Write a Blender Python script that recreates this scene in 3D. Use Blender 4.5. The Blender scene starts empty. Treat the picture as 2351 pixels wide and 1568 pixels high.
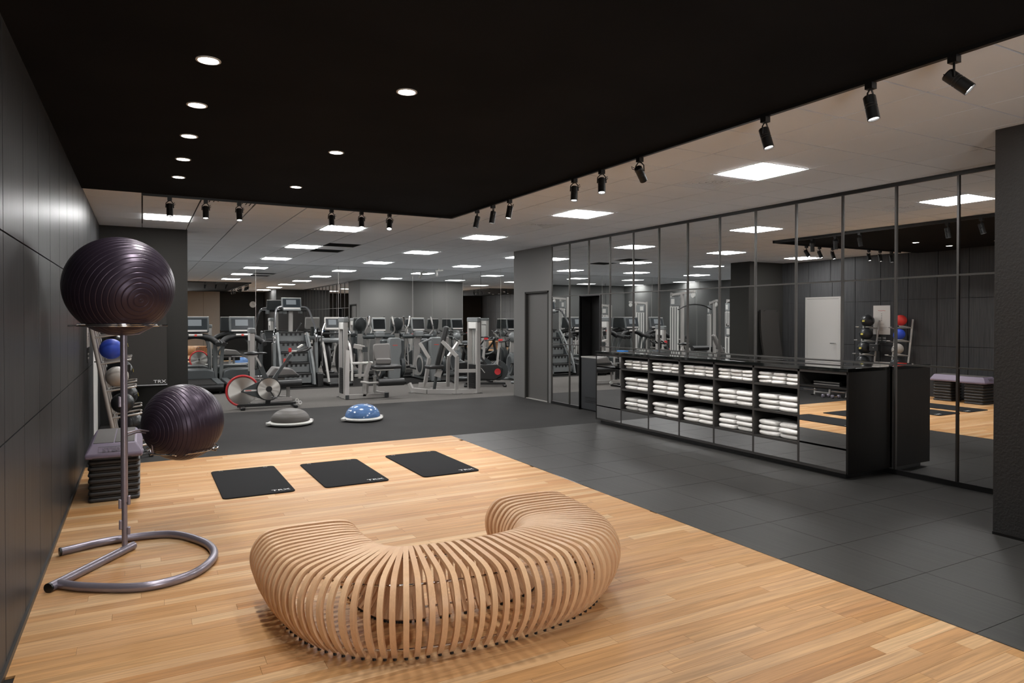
import bpy, bmesh, math, random
from mathutils import Vector, Matrix, Euler
R = math.radians
PI = math.pi
random.seed(7)
S = bpy.context.scene
C = S.collection

# ------------------------------------------------------------------ camera, world, exposure
cam_d = bpy.data.cameras.new('camera')
cam = bpy.data.objects.new('camera', cam_d)
C.objects.link(cam)
cam_d.sensor_width = 36.0
cam_d.lens = 1567.0 * 36 / 2351
cam_d.shift_y = -(784 - 747.04) / 2351
cam_d.clip_start = 0.05
cam.location = (0, 0, 1.57)
cam.rotation_euler = (R(90 - 0.55), 0, -R(28.448))
S.camera = cam
w = bpy.data.worlds.new('world')
S.world = w
w.use_nodes = True
w.node_tree.nodes['Background'].inputs[0].default_value = (0.6, 0.62, 0.66, 1)
w.node_tree.nodes['Background'].inputs[1].default_value = 0.05
S.view_settings.view_transform = 'Standard'
S.view_settings.look = 'None'
S.view_settings.gamma = 1
S.view_settings.use_curve_mapping = False
S.view_settings.exposure = 0.0
S.cycles.use_adaptive_sampling = True
S.cycles.adaptive_threshold = 0.03
S.cycles.max_bounces = 9
S.cycles.diffuse_bounces = 4
S.cycles.glossy_bounces = 7
S.cycles.transmission_bounces = 3
S.cycles.caustics_reflective = True
S.cycles.caustics_refractive = False
S.cycles.sample_clamp_indirect = 4.0
FILL_E = 9.0         # glow of the unseen blinds added as fill behind the camera
S.cycles.use_denoising = True
PANEL_E = 50.0       # ceiling light panels
DOWN_W = 46.0       # each downlight
SPOT_W = 54.0       # each track head

# ------------------------------------------------------------------ materials
def lin(h):
    h = h.lstrip('#')
    o = []
    for i in (0, 2, 4):
        c = int(h[i:i + 2], 16) / 255
        o.append(c / 12.92 if c <= 0.04045 else ((c + 0.055) / 1.055) ** 2.4)
    return (*o, 1)

def mat(name, col=(0.5, 0.5, 0.5, 1), rough=0.5, metal=0.0, bump=None, spec=None, emit=None, mottle=None, coat=0):
    """bump=(scale xyz, strength, distance); mottle=(scale xyz, amount)"""
    m = bpy.data.materials.new(name)
    m.use_nodes = True
    nt = m.node_tree
    b = nt.nodes['Principled BSDF']
    if isinstance(col, str): col = lin(col)
    b.inputs['Base Color'].default_value = col
    b.inputs['Roughness'].default_value = rough
    b.inputs['Metallic'].default_value = metal
    if spec is not None: b.inputs['Specular IOR Level'].default_value = spec
    if coat: b.inputs['Coat Weight'].default_value = coat
    if emit:
        b.inputs['Emission Color'].default_value = (*emit[0][:3], 1)
        b.inputs['Emission Strength'].default_value = emit[1]
    if bump or mottle:
        g = nt.nodes.new('ShaderNodeNewGeometry')
    if mottle:
        mp = nt.nodes.new('ShaderNodeMapping'); mp.inputs['Scale'].default_value = mottle[0]
        n = nt.nodes.new('ShaderNodeTexNoise'); n.inputs['Scale'].default_value = 1; n.inputs['Detail'].default_value = 5
        hs = nt.nodes.new('ShaderNodeMix'); hs.data_type = 'RGBA'
        lo = tuple(c * (1 - mottle[1]) for c in col[:3]); hi = tuple(min(1, c * (1 + mottle[1])) for c in col[:3])
        hs.inputs['A'].default_value = (*lo, 1); hs.inputs['B'].default_value = (*hi, 1)
        mr = nt.nodes.new('ShaderNodeMapRange'); mr.inputs[1].default_value = 0.3; mr.inputs[2].default_value = 0.7
        nt.links.new(g.outputs['Position'], mp.inputs[0]); nt.links.new(mp.outputs[0], n.inputs['Vector'])
        nt.links.new(n.outputs[0], mr.inputs[0]); nt.links.new(mr.outputs[0], hs.inputs['Factor'])
        nt.links.new(hs.outputs['Result'], b.inputs['Base Color'])
    if bump:
        mp = nt.nodes.new('ShaderNodeMapping'); mp.inputs['Scale'].default_value = bump[0]
        n = nt.nodes.new('ShaderNodeTexNoise'); n.inputs['Scale'].default_value = 1; n.inputs['Detail'].default_value = 3
        bp = nt.nodes.new('ShaderNodeBump'); bp.inputs['Strength'].default_value = bump[1]; bp.inputs['Distance'].default_value = bump[2]
        nt.links.new(g.outputs['Position'], mp.inputs[0]); nt.links.new(mp.outputs[0], n.inputs['Vector'])
        nt.links.new(n.outputs[0], bp.inputs['Height']); nt.links.new(bp.outputs[0], b.inputs['Normal'])
    return m

def wood_mat(name, ramp, grain, rough, along='X', rnd=True, gs=1.0):
    m = bpy.data.materials.new(name); m.use_nodes = True
    nt = m.node_tree; N = nt.nodes.new; L = nt.links.new
    b = nt.nodes['Principled BSDF']; b.inputs['Roughness'].default_value = rough; b.inputs['Specular IOR Level'].default_value = .24
    g = N('ShaderNodeNewGeometry'); oi = N('ShaderNodeObjectInfo')
    ad = N('ShaderNodeMath'); ad.operation = 'ADD'
    L(g.outputs['Random Per Island'], ad.inputs[0]); L(oi.outputs['Random'], ad.inputs[1])
    fr = N('ShaderNodeMath'); fr.operation = 'FRACT'; L(ad.outputs[0], fr.inputs[0])
    cr = N('ShaderNodeValToRGB'); cr.color_ramp.interpolation = 'LINEAR'
    els = cr.color_ramp.elements
    els[0].position = 0; els[0].color = lin(ramp[0]); els[1].position = 1; els[1].color = lin(ramp[-1])
    for i, c in enumerate(ramp[1:-1]):
        e = els.new((i + 1) / (len(ramp) - 1)); e.color = lin(c)
    L(fr.outputs[0], cr.inputs[0])
    off = N('ShaderNodeCombineXYZ')
    mu = N('ShaderNodeMath'); mu.operation = 'MULTIPLY'; mu.inputs[1].default_value = 37.0
    L(fr.outputs[0], mu.inputs[0]); L(mu.outputs[0], off.inputs[0]); L(mu.outputs[0], off.inputs[2]); 
    va = N('ShaderNodeVectorMath'); va.operation = 'ADD'; L(g.outputs['Position'], va.inputs[0]); L(off.outputs[0], va.inputs[1])
    mp = N('ShaderNodeMapping')
    sc = {'X': (1.2, 34, 34), 'Y': (34, 1.2, 34), 'Z': (34, 34, 2)}[along]
    mp.inputs['Scale'].default_value = tuple(v * gs for v in sc)
    L(va.outputs[0], mp.inputs[0])
    n = N('ShaderNodeTexNoise'); n.inputs['Scale'].default_value = 1; n.inputs['Detail'].default_value = 6
    n.inputs['Roughness'].default_value = 0.6; n.inputs['Distortion'].default_value = 1.2
    L(mp.outputs[0], n.inputs['Vector'])
    mr = N('ShaderNodeMapRange'); mr.inputs[1].default_value = 0.3; mr.inputs[2].default_value = 0.72
    mr.inputs[3].default_value = 1 - grain; mr.inputs[4].default_value = 1 + grain * 0.55
    L(n.outputs[0], mr.inputs[0])
    mx = N('ShaderNodeVectorMath'); mx.operation = 'SCALE'; L(cr.outputs[0], mx.inputs[0]); L(mr.outputs[0], mx.inputs['Scale'])
    L(mx.outputs[0], b.inputs['Base Color'])
    bp = N('ShaderNodeBump'); bp.inputs['Strength'].default_value = 0.12; bp.inputs['Distance'].default_value = 0.002
    L(n.outputs[0], bp.inputs['Height']); L(bp.outputs[0], b.inputs['Normal'])
    return m

MT = {}
MT['plank'] = wood_mat('timber_boards', ['#b2804f', '#c09463', '#b98a5a', '#c89f72', '#bd8f60', '#d0ab80', '#b78657'], 0.34, 0.48)
MT['hoop'] = wood_mat('bent_ply', ['#cfa57f', '#dab48d'], 0.10, 0.40, 'Z', gs=2.0)
MT['tile'] = mat('charcoal_floor_tile', '#333230', 0.44, spec=.35, bump=((3, 60, 60), 0.10, 0.002), mottle=((40, 1.3, 1), 0.22))
MT['vinyl'] = mat('charcoal_sheet_floor', '#2c2b2a', 0.8, spec=.18, bump=((9, 9, 9), 0.15, 0.003), mottle=((1.5, 1.0, 1), 0.14))
MT['grout'] = mat('tile_grout', '#4a4744', 0.8)
MT['gap'] = mat('dark_joint', '#16120e', 0.8)
MT['speckle'] = mat('grey_rubber_floor', '#5a5754', 0.95, spec=.1, mottle=((90, 90, 90), 0.35))
MT['rubber'] = mat('black_rubber_floor', '#242322', 0.95, spec=.1, mottle=((60, 60, 60), 0.3))
MT['ceil'] = mat('white_ceiling_board', '#f1f5fa', 0.9, bump=((120, 120, 120), 0.10, 0.001), mottle=((0.8, 0.8, 1), 0.03))
MT['ceilgap'] = mat('ceiling_joint', '#1f1c1b', 0.9)
MT['blackceil'] = mat('black_ceiling_paint', '#131314', 0.9, spec=.1, mottle=((1.5, 1.5, 1), 0.25))
MT['wallgrey'] = mat('grey_wall_paint', '#605f5d', 0.75, bump=((90, 90, 90), 0.15, 0.002))
MT['walldark'] = mat('charcoal_wall_paint', '#2f2e2c', 0.8, spec=.15, bump=((70, 70, 70), 0.3, 0.003))
MT['hallwall'] = mat('dim_hall_wall_paint', '#474847', 0.8, bump=((70, 70, 70), 0.2, 0.003))
MT['door_grey'] = mat('charcoal_door_paint', '#4b4947', 0.6, bump=((70, 70, 4), 0.2, 0.002))
MT['hangmat'] = mat('brown_black_foam', '#343230', 0.9, spec=.15, bump=((260, 260, 260), 0.4, 0.002))
MT['column'] = mat('black_textured_paint', '#2b2a29', 0.6, bump=((60, 60, 60), 0.8, 0.004))
MT['panel'] = mat('black_woodgrain_laminate', '#3d3d3e', 0.36, spec=.08, bump=((170, 170, 2.2), 0.30, 0.0025), mottle=((120, 120, 2), 0.30))
MT['mirror'] = mat('mirror_glass', (0.85, 0.855, 0.85, 1), 0.0, 1.0)
MT['frame'] = mat('dark_steel_frame', '#474543', 0.42, 0.6)
MT['black'] = mat('satin_black', '#121212', 0.38)
MT['blackm'] = mat('matt_black_plastic', '#161616', 0.5)
MT['cab'] = mat('black_cabinet_laminate', '#131110', 0.5, spec=.2, mottle=((60, 60, 2), 0.2))
MT['glassblk'] = mat('black_glass_top', '#0f1110', 0.04, spec=0.9, coat=0.6)
MT['silver'] = mat('silver_grey_paint', '#a8a5a1', 0.38, 0.3)
MT['lilac'] = mat('lilac_grey_paint', '#8f8994', 0.30, 0.6)
MT['chrome'] = mat('chrome', '#c8c8ca', 0.12, 1.0)
MT['alu'] = mat('spun_aluminium', '#c4c2bd', 0.28, 1.0)
_n = MT['alu'].node_tree; _b = _n.nodes['Principled BSDF']; _b.inputs['Anisotropic'].default_value = .92; _b.inputs['Roughness'].default_value = .34
_t = _n.nodes.new('ShaderNodeTangent'); _t.direction_type = 'RADIAL'; _t.axis = 'Y'; _n.links.new(_t.outputs[0], _b.inputs['Tangent'])
MT['grey'] = mat('mid_grey_plastic', '#6a6d6d', 0.4)
MT['dgrey'] = mat('dark_grey_plastic', '#3b3f40', 0.42)
MT['white'] = mat('off_white_plastic', '#c9c8c4', 0.45)
MT['towel'] = mat('white_terry', '#eceae6', 0.95, bump=((420, 420, 420), 0.8, 0.004), mottle=((25, 25, 25), 0.06))
MT['vinylpad'] = mat('black_upholstery', '#222222', 0.45, bump=((300, 300, 300), 0.2, 0.001))
MT['greypad'] = mat('grey_upholstery', '#6b6865', 0.55)
MT['ball'] = mat('purple_black_vinyl', '#3a303d', 0.35, 0.55, bump=((200, 200, 200), 0.04, 0.001))
MT['red'] = mat('red_plastic', '#b3262a', 0.4)
MT['redball'] = mat('red_rubber', '#d83a33', 0.5)
MT['blueball'] = mat('blue_rubber', '#2f4fc4', 0.5)
MT['greyball'] = mat('grey_rubber', '#a8a39c', 0.5)
MT['blackball'] = mat('black_leatherette', '#26282a', 0.35, bump=((60, 60, 60), 0.3, 0.003))
MT['yellow'] = mat('yellow_print', '#c9b84a', 0.6)
MT['bosu'] = mat('blue_vinyl', '#5f83b6', 0.16, mottle=((6, 6, 20), 0.25), coat=0.5)
MT['bosug'] = mat('grey_vinyl', '#5b5753', 0.5)
MT['mat_'] = mat('black_foam_mat', '#232324', 0.95, spec=.1, bump=((260, 260, 260), 0.5, 0.002))
MT['screen'] = mat('dim_screen', '#101417', 0.3, spec=.2, emit=(lin('#5a6166'), 0.10))
MT['scroff'] = mat('blank_screen', '#07090b', 0.3, spec=.15)
MT['picture'] = mat('screen_picture', '#15181a', 0.3, spec=.2, emit=(lin('#7b8083'), 0.85))
MT['print'] = mat('white_print', '#d8d8d8', 0.6)
MT['redprint'] = mat('red_print', '#c2443a', 0.6)
MT['darkprint'] = mat('dark_print', '#2a2a2a', 0.6)
MT['paper'] = mat('poster_paper', '#d3cfca', 0.7)
MT['door_light'] = mat('pale_grey_door', '#cfccc8', 0.5)
MT['greige'] = mat('greige_wall_panel', '#a39b92', 0.6)
MT['diffuser'] = mat('lit_diffuser', '#ffffff', 0.5, emit=((1.0, 0.99, 0.985), PANEL_E))
MT['lens'] = mat('lit_lens', '#ffffff', 0.5, emit=((1.0, 0.97, 0.94), 30))
MT['track_lens'] = mat('lit_spot_lens', '#ffffff', 0.5, emit=((1.0, 0.97, 0.94), 22))
MT['risers'] = mat('dark_grey_step_plastic', '#2c2a29', 0.5)
MT['steptop'] = mat('lilac_grey_plastic', '#756b7d', 0.42)
MT['stepmat'] = mat('grey_rubber_tread', '#494644', 0.75, bump=((150, 150, 150), 0.4, 0.002))
MT['fill_blind'] = mat('fill_glow_blind', '#e8e6e0', 0.8, emit=((1.0, 0.985, 0.97), FILL_E))  # glowing surface of the added fill window
MT['blueitem'] = mat('blue_card', '#2f86d8', 0.4)
MT['cooler'] = mat('graphite_metal', '#26282a', 0.5)

# ------------------------------------------------------------------ mesh builder
class MB:
    def __init__(self):
        self.v = []; self.f = []; self.M = Matrix.Identity(4)
    def add(self, vs, fs):
        o = len(self.v)
        self.v += [tuple(self.M @ Vector(p)) for p in vs]
        self.f += [tuple(i + o for i in f) for f in fs]
        return self
    def box(self, a, b):
        x0, y0, z0 = [min(a[i], b[i]) for i in range(3)]; x1, y1, z1 = [max(a[i], b[i]) for i in range(3)]
        return self.add([(x0, y0, z0), (x1, y0, z0), (x1, y1, z0), (x0, y1, z0), (x0, y0, z1), (x1, y0, z1), (x1, y1, z1), (x0, y1, z1)],
                        [(0, 3, 2, 1), (4, 5, 6, 7), (0, 1, 5, 4), (1, 2, 6, 5), (2, 3, 7, 6), (3, 0, 4, 7)])
    def cbox(self, c, s, rot=None):
        M0 = self.M
        self.M = M0 @ Matrix.Translation(c) @ (Euler([R(r) for r in rot]).to_matrix().to_4x4() if rot else Matrix.Identity(4))
        self.box([-q / 2 for q in s], [q / 2 for q in s]); self.M = M0
        return self
    def rbox(self, a, b, r=0.01, n=2, axis=2):
        """box with rounded corners around one axis, top and bottom edge chamfered"""
        x0, y0, z0 = [min(a[i], b[i]) for i in range(3)]; x1, y1, z1 = [max(a[i], b[i]) for i in range(3)]
        lo = [x0, y0, z0]; hi = [x1, y1, z1]
        u, v = [i for i in range(3) if i != axis]
        def ring(ins, w_):
            out = []
            for cu, cv, a0 in ((hi[u] - r, hi[v] - r, 0), (lo[u] + r, hi[v] - r, 90), (lo[u] + r, lo[v] + r, 180), (hi[u] - r, lo[v] + r, 270)):
                for k in range(n + 1):
                    t = R(a0 + 90 * k / n); p = [0, 0, 0]
                    p[u] = cu + (r - ins) * math.cos(t); p[v] = cv + (r - ins) * math.sin(t); p[axis] = w_
                    out.append(tuple(p))
            return out
        c = min(r * 0.5, (hi[axis] - lo[axis]) * 0.3)
        rs = [ring(c, lo[axis]), ring(0, lo[axis] + c), ring(0, hi[axis] - c), ring(c, hi[axis])]
        m = len(rs[0]); vs = [p for q in rs for p in q]; fs = []
        for k in range(3):
            for i in range(m):
                j = (i + 1) % m
                fs.append((k * m + i, k * m + j, (k + 1) * m + j, (k + 1) * m + i))
        fs.append(tuple(range(m - 1, -1, -1))); fs.append(tuple(range(3 * m, 4 * m)))
        return self.add(vs, fs)
    def cyl(self, p0, p1, r0, n=16, r1=None):
        return self.tube([p0, p1], [r0, r0 if r1 is None else r1], n)
    def tube(self, path, r, n=10, closed=False, cap=True, up=None):
        P = [Vector(p) for p in path]; k = len(P)
        rr = r if isinstance(r, (list, tuple)) else [r] * k
        T = []
        for i in range(k):
            if closed: t = P[(i + 1) % k] - P[i - 1]
            else: t = P[min(i + 1, k - 1)] - P[max(i - 1, 0)]
            T.append(t.normalized())
        a = Vector((0, 0, 1)) if abs(T[0].z) < 0.9 else Vector((1, 0, 0))
        u = T[0].cross(a).normalized(); vs = []
        for i in range(k):
            u = (u - T[i] * u.dot(T[i])); u.normalize(); v_ = T[i].cross(u)
            for j in range(n):
                t = 2 * PI * (j + 0.5) / n
                vs.append(tuple(P[i] + (u * math.cos(t) + v_ * math.sin(t)) * rr[i]))
        fs = []
        for i in range(k if closed else k - 1):
            i2 = (i + 1) % k
            for j in range(n):
                j2 = (j + 1) % n
                fs.append((i * n + j, i * n + j2, i2 * n + j2, i2 * n + j))
        if not closed and cap:
            fs.append(tuple(range(n - 1, -1, -1))); fs.append(tuple((k - 1) * n + j for j in range(n)))
        return self.add(vs, fs)
    def bar(self, p0, p1, w_=0.05, h=0.05, up=(0, 0, 1)):
        a = Vector(p0); b = Vector(p1); t = (b - a).normalized(); U = Vector(up)
        if abs(t.dot(U)) > 0.98: U = Vector((0, 1, 0))
        s = t.cross(U).normalized() * w_ / 2; q = t.cross(s).normalized() * h / 2
        vs = [tuple(p + e) for p in (a, b) for e in (s + q, -s + q, -s - q, s - q)]
        return self.add(vs, [(0, 1, 2, 3), (7, 6, 5, 4), (0, 4, 5, 1), (1, 5, 6, 2), (2, 6, 7, 3), (3, 7, 4, 0)])
    def prism(self, poly, a, b, axis=1):
        """poly of (p,q) in the two other axes, extruded along axis from a to b"""
        u, v = [i for i in range(3) if i != axis]; vs = []
        for w_ in (a, b):
            for p in poly:
                c = [0, 0, 0]; c[u] = p[0]; c[v] = p[1]; c[axis] = w_; vs.append(tuple(c))
        n = len(poly)
        fs = [tuple(range(n)), tuple(range(2 * n - 1, n - 1, -1))] + [(i, i + n, (i + 1) % n + n, (i + 1) % n) for i in range(n)]
        return self.add(vs, fs)
    def lathe(self, prof, c=(0, 0, 0), axis=2, n=24, ring=False):
        """prof of (radius, height)"""
        u, v = [i for i in range(3) if i != axis]; vs = []; k = len(prof)
        for (r, h) in prof:
            for j in range(n):
                t = 2 * PI * j / n; p = [0, 0, 0]
                p[u] = c[u] + r * math.cos(t); p[v] = c[v] + r * math.sin(t); p[axis] = c[axis] + h; vs.append(tuple(p))
        fs = [(i * n + j, i * n + (j + 1) % n, (i + 1) * n + (j + 1) % n, (i + 1) * n + j) for i in range(k - 1) for j in range(n)]
        if ring: fs += [((k - 1) * n + j, (k - 1) * n + (j + 1) % n, (j + 1) % n, j) for j in range(n)]
        elif prof[0][0] > 1e-5: fs.append(tuple(range(n - 1, -1, -1)))
        if not ring and prof[-1][0] > 1e-5: fs.append(tuple((k - 1) * n + j for j in range(n)))
        return self.add(vs, fs)
    def sphere(self, c, r, n=24, m=14):
        if not isinstance(r, (tuple, list)): r = (r, r, r)
        vs = []; fs = []
        for i in range(m + 1):
            ph = -PI / 2 + PI * i / m
            for j in range(n):
                t = 2 * PI * j / n
                vs.append((c[0] + r[0] * math.cos(ph) * math.cos(t), c[1] + r[1] * math.cos(ph) * math.sin(t), c[2] + r[2] * math.sin(ph)))
        fs = [(i * n + j, i * n + (j + 1) % n, (i + 1) * n + (j + 1) % n, (i + 1) * n + j) for i in range(m) for j in range(n)]
        return self.add(vs, fs)
    def mesh(self, name, m, smooth=True, angle=35):
        me = bpy.data.meshes.new(name); me.from_pydata(self.v, [], self.f)
        bm = bmesh.new(); bm.from_mesh(me)
        bmesh.ops.remove_doubles(bm, verts=bm.verts, dist=1e-5)
        bmesh.ops.recalc_face_normals(bm, faces=bm.faces); bm.to_mesh(me); bm.free()
        me.materials.append(MT[m] if isinstance(m, str) else m)
        if smooth:
            me.polygons.foreach_set('use_smooth', [True] * len(me.polygons)); me.set_sharp_from_angle(angle=R(angle))
        return me
    def build(self, name, m, parent=None, smooth=True, bevel=0, angle=35):
        o = bpy.data.objects.new(name, self.mesh(name, m, smooth, angle)); C.objects.link(o)
        if parent: o.parent = parent
        if bevel:
            b = o.modifiers.new('bevel', 'BEVEL'); b.width = bevel; b.segments = 2; b.limit_method = 'ANGLE'
        return o

def tag(o, label=None, cat=None, group=None, kind=None):
    if label: o['label'] = label
    if cat: o['category'] = cat
    if group: o['group'] = group
    if kind: o['kind'] = kind
    return o
def empty(name, loc=(0, 0, 0), rz=0, label=None, cat=None, group=None):
    o = bpy.data.objects.new(name, None); C.objects.link(o); o.location = loc; o.rotation_euler = (0, 0, R(rz))
    o.empty_display_size = 0.1
    return tag(o, label, cat, group)
def place(me, name, loc, parent=None, rot=None):
    o = bpy.data.objects.new(name, me); C.objects.link(o); o.location = loc
    if rot: o.rotation_euler = rot
    if parent: o.parent = parent
    return o
def copy_tree(o, parent=None):
    c = o.copy(); C.objects.link(c); c.parent = parent
    for ch in [x for x in bpy.data.objects if x.parent == o]: copy_tree(ch, c)
    return c
def text(body, name, size, loc, rot, m, parent, sx=1.0, extrude=0.0005):
    cu = bpy.data.curves.new(name, 'FONT'); cu.body = body; cu.size = size; cu.extrude = extrude
    cu.align_x = 'CENTER'; cu.align_y = 'CENTER'; cu.materials.append(MT[m])
    o = bpy.data.objects.new(name, cu); C.objects.link(o)
    bpy.context.view_layer.update()
    me = bpy.data.meshes.new_from_object(o.evaluated_get(bpy.context.evaluated_depsgraph_get()))
    bpy.data.objects.remove(o)
    o = bpy.data.objects.new(name, me); C.objects.link(o); o.location = loc; o.rotation_euler = rot; o.scale = (sx, 1, 1)
    o.parent = parent
    return o
def smooth_path(P, n=8, closed=False):
    P = [Vector(p) for p in P]; k = len(P); out = []
    rng = range(k) if closed else range(k - 1)
    for i in rng:
        p0 = P[(i - 1) % k] if closed or i > 0 else P[i] * 2 - P[i + 1]
        p1 = P[i]; p2 = P[(i + 1) % k]
        p3 = P[(i + 2) % k] if closed or i + 2 < k else P[i + 1] * 2 - P[i]
        for j in range(n):
            t = j / n
            out.append(0.5 * ((2 * p1) + (p2 - p0) * t + (2 * p0 - 5 * p1 + 4 * p2 - p3) * t * t + (3 * p1 - p0 - 3 * p2 + p3) * t ** 3))
    if not closed: out.append(P[-1])
    return out

# ------------------------------------------------------------------ room dimensions
H = 2.943
XL, XM = -0.545, 6.685          # panelled left wall, mirror wall
YF = 17.86                      # mirrored far wall
XR = 8.645                      # mirrored side wall of the gym hall
XW = -4.8                       # far west wall of the gym hall
YB = -1.1                       # wall behind the camera
WX, WY = 3.65, 8.46             # timber floor edges
BX, BY = 3.60, 8.34             # black ceiling edges

# ---- floor
floor = MB().box((XL - .1, YB, -.06), (XR + .1, 12.26, -.012)).build('floor', 'gap')
tag(floor, kind='structure')
MB().box((XW, 12.26, -.06), (XR + .1, YF + .1, -.012)).build('subfloor', 'gap', floor)
MB().box((WX, YB, -.012), (XM + .3, 8.46, -.004)).build('grout_bed', 'grout', floor)
MB().box((XL, WY + 0.004, -.012), (XM + .3, 12.26, 0)).build('sheet_flooring', 'vinyl', floor)
MB().box((XW, 12.262, -.012), (XR, 15.6, 0.001)).build('rubber_flooring', 'speckle', floor)
MB().box((XW, 15.602, -.012), (XR, YF, 0.002)).build('rubber_flooring', 'rubber', floor)
MB().box((WX - .004, YB, -.01), (WX + .003, WY, .0015)).build('edge_strip', 'chrome', floor)
# boards run along X
pw = 0.0855
planks = []
rnd = random.Random(3)
nrow = int((WY - YB) / pw)
for r_ in range(nrow):
    y1 = WY - r_ * pw; y0 = y1 - pw + 0.0012
    x = XL - rnd.uniform(0, 1.2)
    while x < WX - .004:
        ln = rnd.choice([0.55, 0.8, 1.1, 1.4, 1.8, 2.2]) * rnd.uniform(.9, 1.15)
        a = max(x, XL + .008); b = min(x + ln - 0.0012, WX - .005)
        if b - a > 0.05: planks.append((a, b, y0, y1))
        x += ln
def inview(p):
    a, b, y0, y1 = p; y = (y0 + y1) / 2
    if y < 1.4: return False
    left = -0.545 if y > 3.7 else (y - 2.57) * -1.5 + 1.39 - 0.2   # rough lower frame edge
    return b > left
near = sorted([p for p in planks if inview(p)], key=lambda p: p[2])[:296]
ns = set(near)
for a, b, y0, y1 in near:
    MB().box((a, y0, -.012), (b, y1, 0)).build('plank', 'plank', floor, smooth=False)
mb = MB()
for p in planks:
    if p not in ns: mb.box((p[0], p[2], -.012), (p[1], p[3], 0))
tag(mb.build('planks_far', 'plank', floor, smooth=False), kind='stuff').name = 'plank_field'
# charcoal tiles
tm = MB().box((0.0015, 0.0015, -.01), (.5955, .5955, 0)).mesh('floor_tile', 'tile', False)
xs = [WX + .003 + .0, 4.235, 4.832, 5.429, 6.026, 6.623]
y = 8.46 - .598 * 16
for j in range(16):
    for i in range(6):
        x0 = 3.654 + i * .597
        if i == 5:
            MB().box((x0 + .0015, 8.46 - .598 * (j + 1) + .0015, -.01), (XM + .02, 8.46 - .598 * j - .0015, 0)).build('floor_tile', 'tile', floor, smooth=False)
        else:
            place(tm, 'floor_tile', (x0, 8.46 - .598 * (j + 1), 0), floor)

# ---- ceiling
ceiling = MB().box((XW, YB, H + .014), (XR, YF, H + .06)).build('ceiling', 'ceilgap')
tag(ceiling, kind='structure')
tx, ty = .597, .588
cells = []
LP = []      # lights (cell lower-left)
for i in range(-17, 8):
    for j in range(-9, 24):
        x0 = 4.782 + i * tx; y0 = 4.215 + j * ty
        cells.append((x0, y0, x0 + tx, y0 + ty, i, j))
def islight(i, j): return i % 4 == 0 and j % 5 == 0 or (i % 4 == 0 and (j) % 5 == 0)
VENTS = [(0, 1), (0, 7)]
RETURNS = [(-3, 14), (-3, 16), (-7, 7)]
tiles = []
for x0, y0, x1, y1, i, j in cells:
    a0, b0, a1, b1 = max(x0, XW), max(y0, YB), min(x1, XR), min(y1, YF)
    if a1 - a0 < .02 or b1 - b0 < .02: continue
    # skip what lies above the black ceiling or outside the rooms
    if a1 < BX - .3 and b1 < BY - .2: continue
    if a1 <= XL and b0 < 12.3: continue
    if a0 > XM + .1 and b1 < 12.2: continue
    full = (a1 - a0 > tx - .01 and b1 - b0 > ty - .01)
    if islight(i, j) and (a0 < 3.6 and b0 < 8.3) is False and full and not (a0 < XL and b0 < 12.3): LP.append((a0, b0)); continue
    if (i, j) in VENTS or (i, j) in RETURNS: continue
    tiles.append((a0, b0, a1, b1, full))
tiles.sort(key=lambda t: (t[0] + .3) ** 2 + (t[1]) ** 2 if t[0] > .5 or t[1] < 11 else 1e6)
ctm = MB().box((.0075, .006, 0), (tx - .0075, ty - .006, .013)).mesh('ceiling_tile', 'ceil', False)
rest = MB()
for k, (a0, b0, a1, b1, full) in enumerate(tiles):
    if k < 290:
        if full: place(ctm, 'ceiling_tile', (a0, b0, H), ceiling)
        else: MB().box((a0 + .004, b0 + .004, H), (a1 - .004, b1 - .004, H + .013)).build('ceiling_tile', 'ceil', ceiling, smooth=False)
    else: rest.box((a0 + .004, b0 + .004, H), (a1 - .004, b1 - .004, H + .013))
tag(rest.build('ceiling_tile_field', 'ceil', ceiling, smooth=False), kind='stuff')
# black ceiling over the timber floor
bc = MB().box((XL, YB, H - .022), (BX, BY, H + .012)).build('ceiling_black', 'blackceil'); bc.name = 'ceiling'
tag(bc, kind='structure', label='matt black dropped ceiling above the timber floor')
MB().box((.0, BY - .0, H - .045), (BX + .03, BY + .03, H - .004)).build('track_rail', 'black', bc)
MB().box((BX, YB, H - .045), (BX + .03, BY + .03, H - .004)).build('track_rail', 'black', bc)

# ---- walls
wl = MB().box((XL - .1, YB, 0), (XL - .014, 11.66, H)).build('wall_left', 'gap'); tag(wl, kind='structure')
pwy = .5935
zs = [(0.03, 1.008), (1.016, 1.958), (1.966, H - .002)]
k = -8
while True:
    y0 = 3.77 + k * pwy
    if y0 > 11.6: break
    for (za, zb) in zs:
        ya, yb = y0 + .006, min(y0 + pwy - .006, 11.65)
        ya = max(ya, YB)
        if yb - ya < .05: continue
        za_ = za
        if za < 1.9:                                   # leave the pale door free
            if ya < 10.07 < yb: yb = 10.07
            elif ya < 11.03 < yb: ya = 11.03
            elif 10.07 <= ya and yb <= 11.03: continue
            if yb - ya < .03: continue
        elif ya < 11.03 and yb > 10.07:
            za_ = 2.094
            pm = MB().box((XL - .014, ya, za_), (XL, yb, zb))
            if ya < 10.07: pm.box((XL - .014, ya, za), (XL, 10.07, za_))
            if yb > 11.03: pm.box((XL - .014, 11.03, za), (XL, yb, za_))
            pm.build('wall_panel', 'panel', wl, smooth=False)
            continue
        MB().box((XL - .014, ya, za_), (XL, yb, zb)).build('wall_panel', 'panel', wl, smooth=False)
    k += 1
MB().box((XL - .0, YB, 0), (XL + .012, 10.1, .03)).build('baseboard_left', 'frame', wl)
d = empty('door_1', (XL, 10.55, 0)); tag(d, kind='structure', label='pale grey flush door in the black panelled wall')
MB().box((-.012, -.42, 0), (-.002, .42, 2.04)).build('door_leaf', 'door_light', d, bevel=.002)
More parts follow.
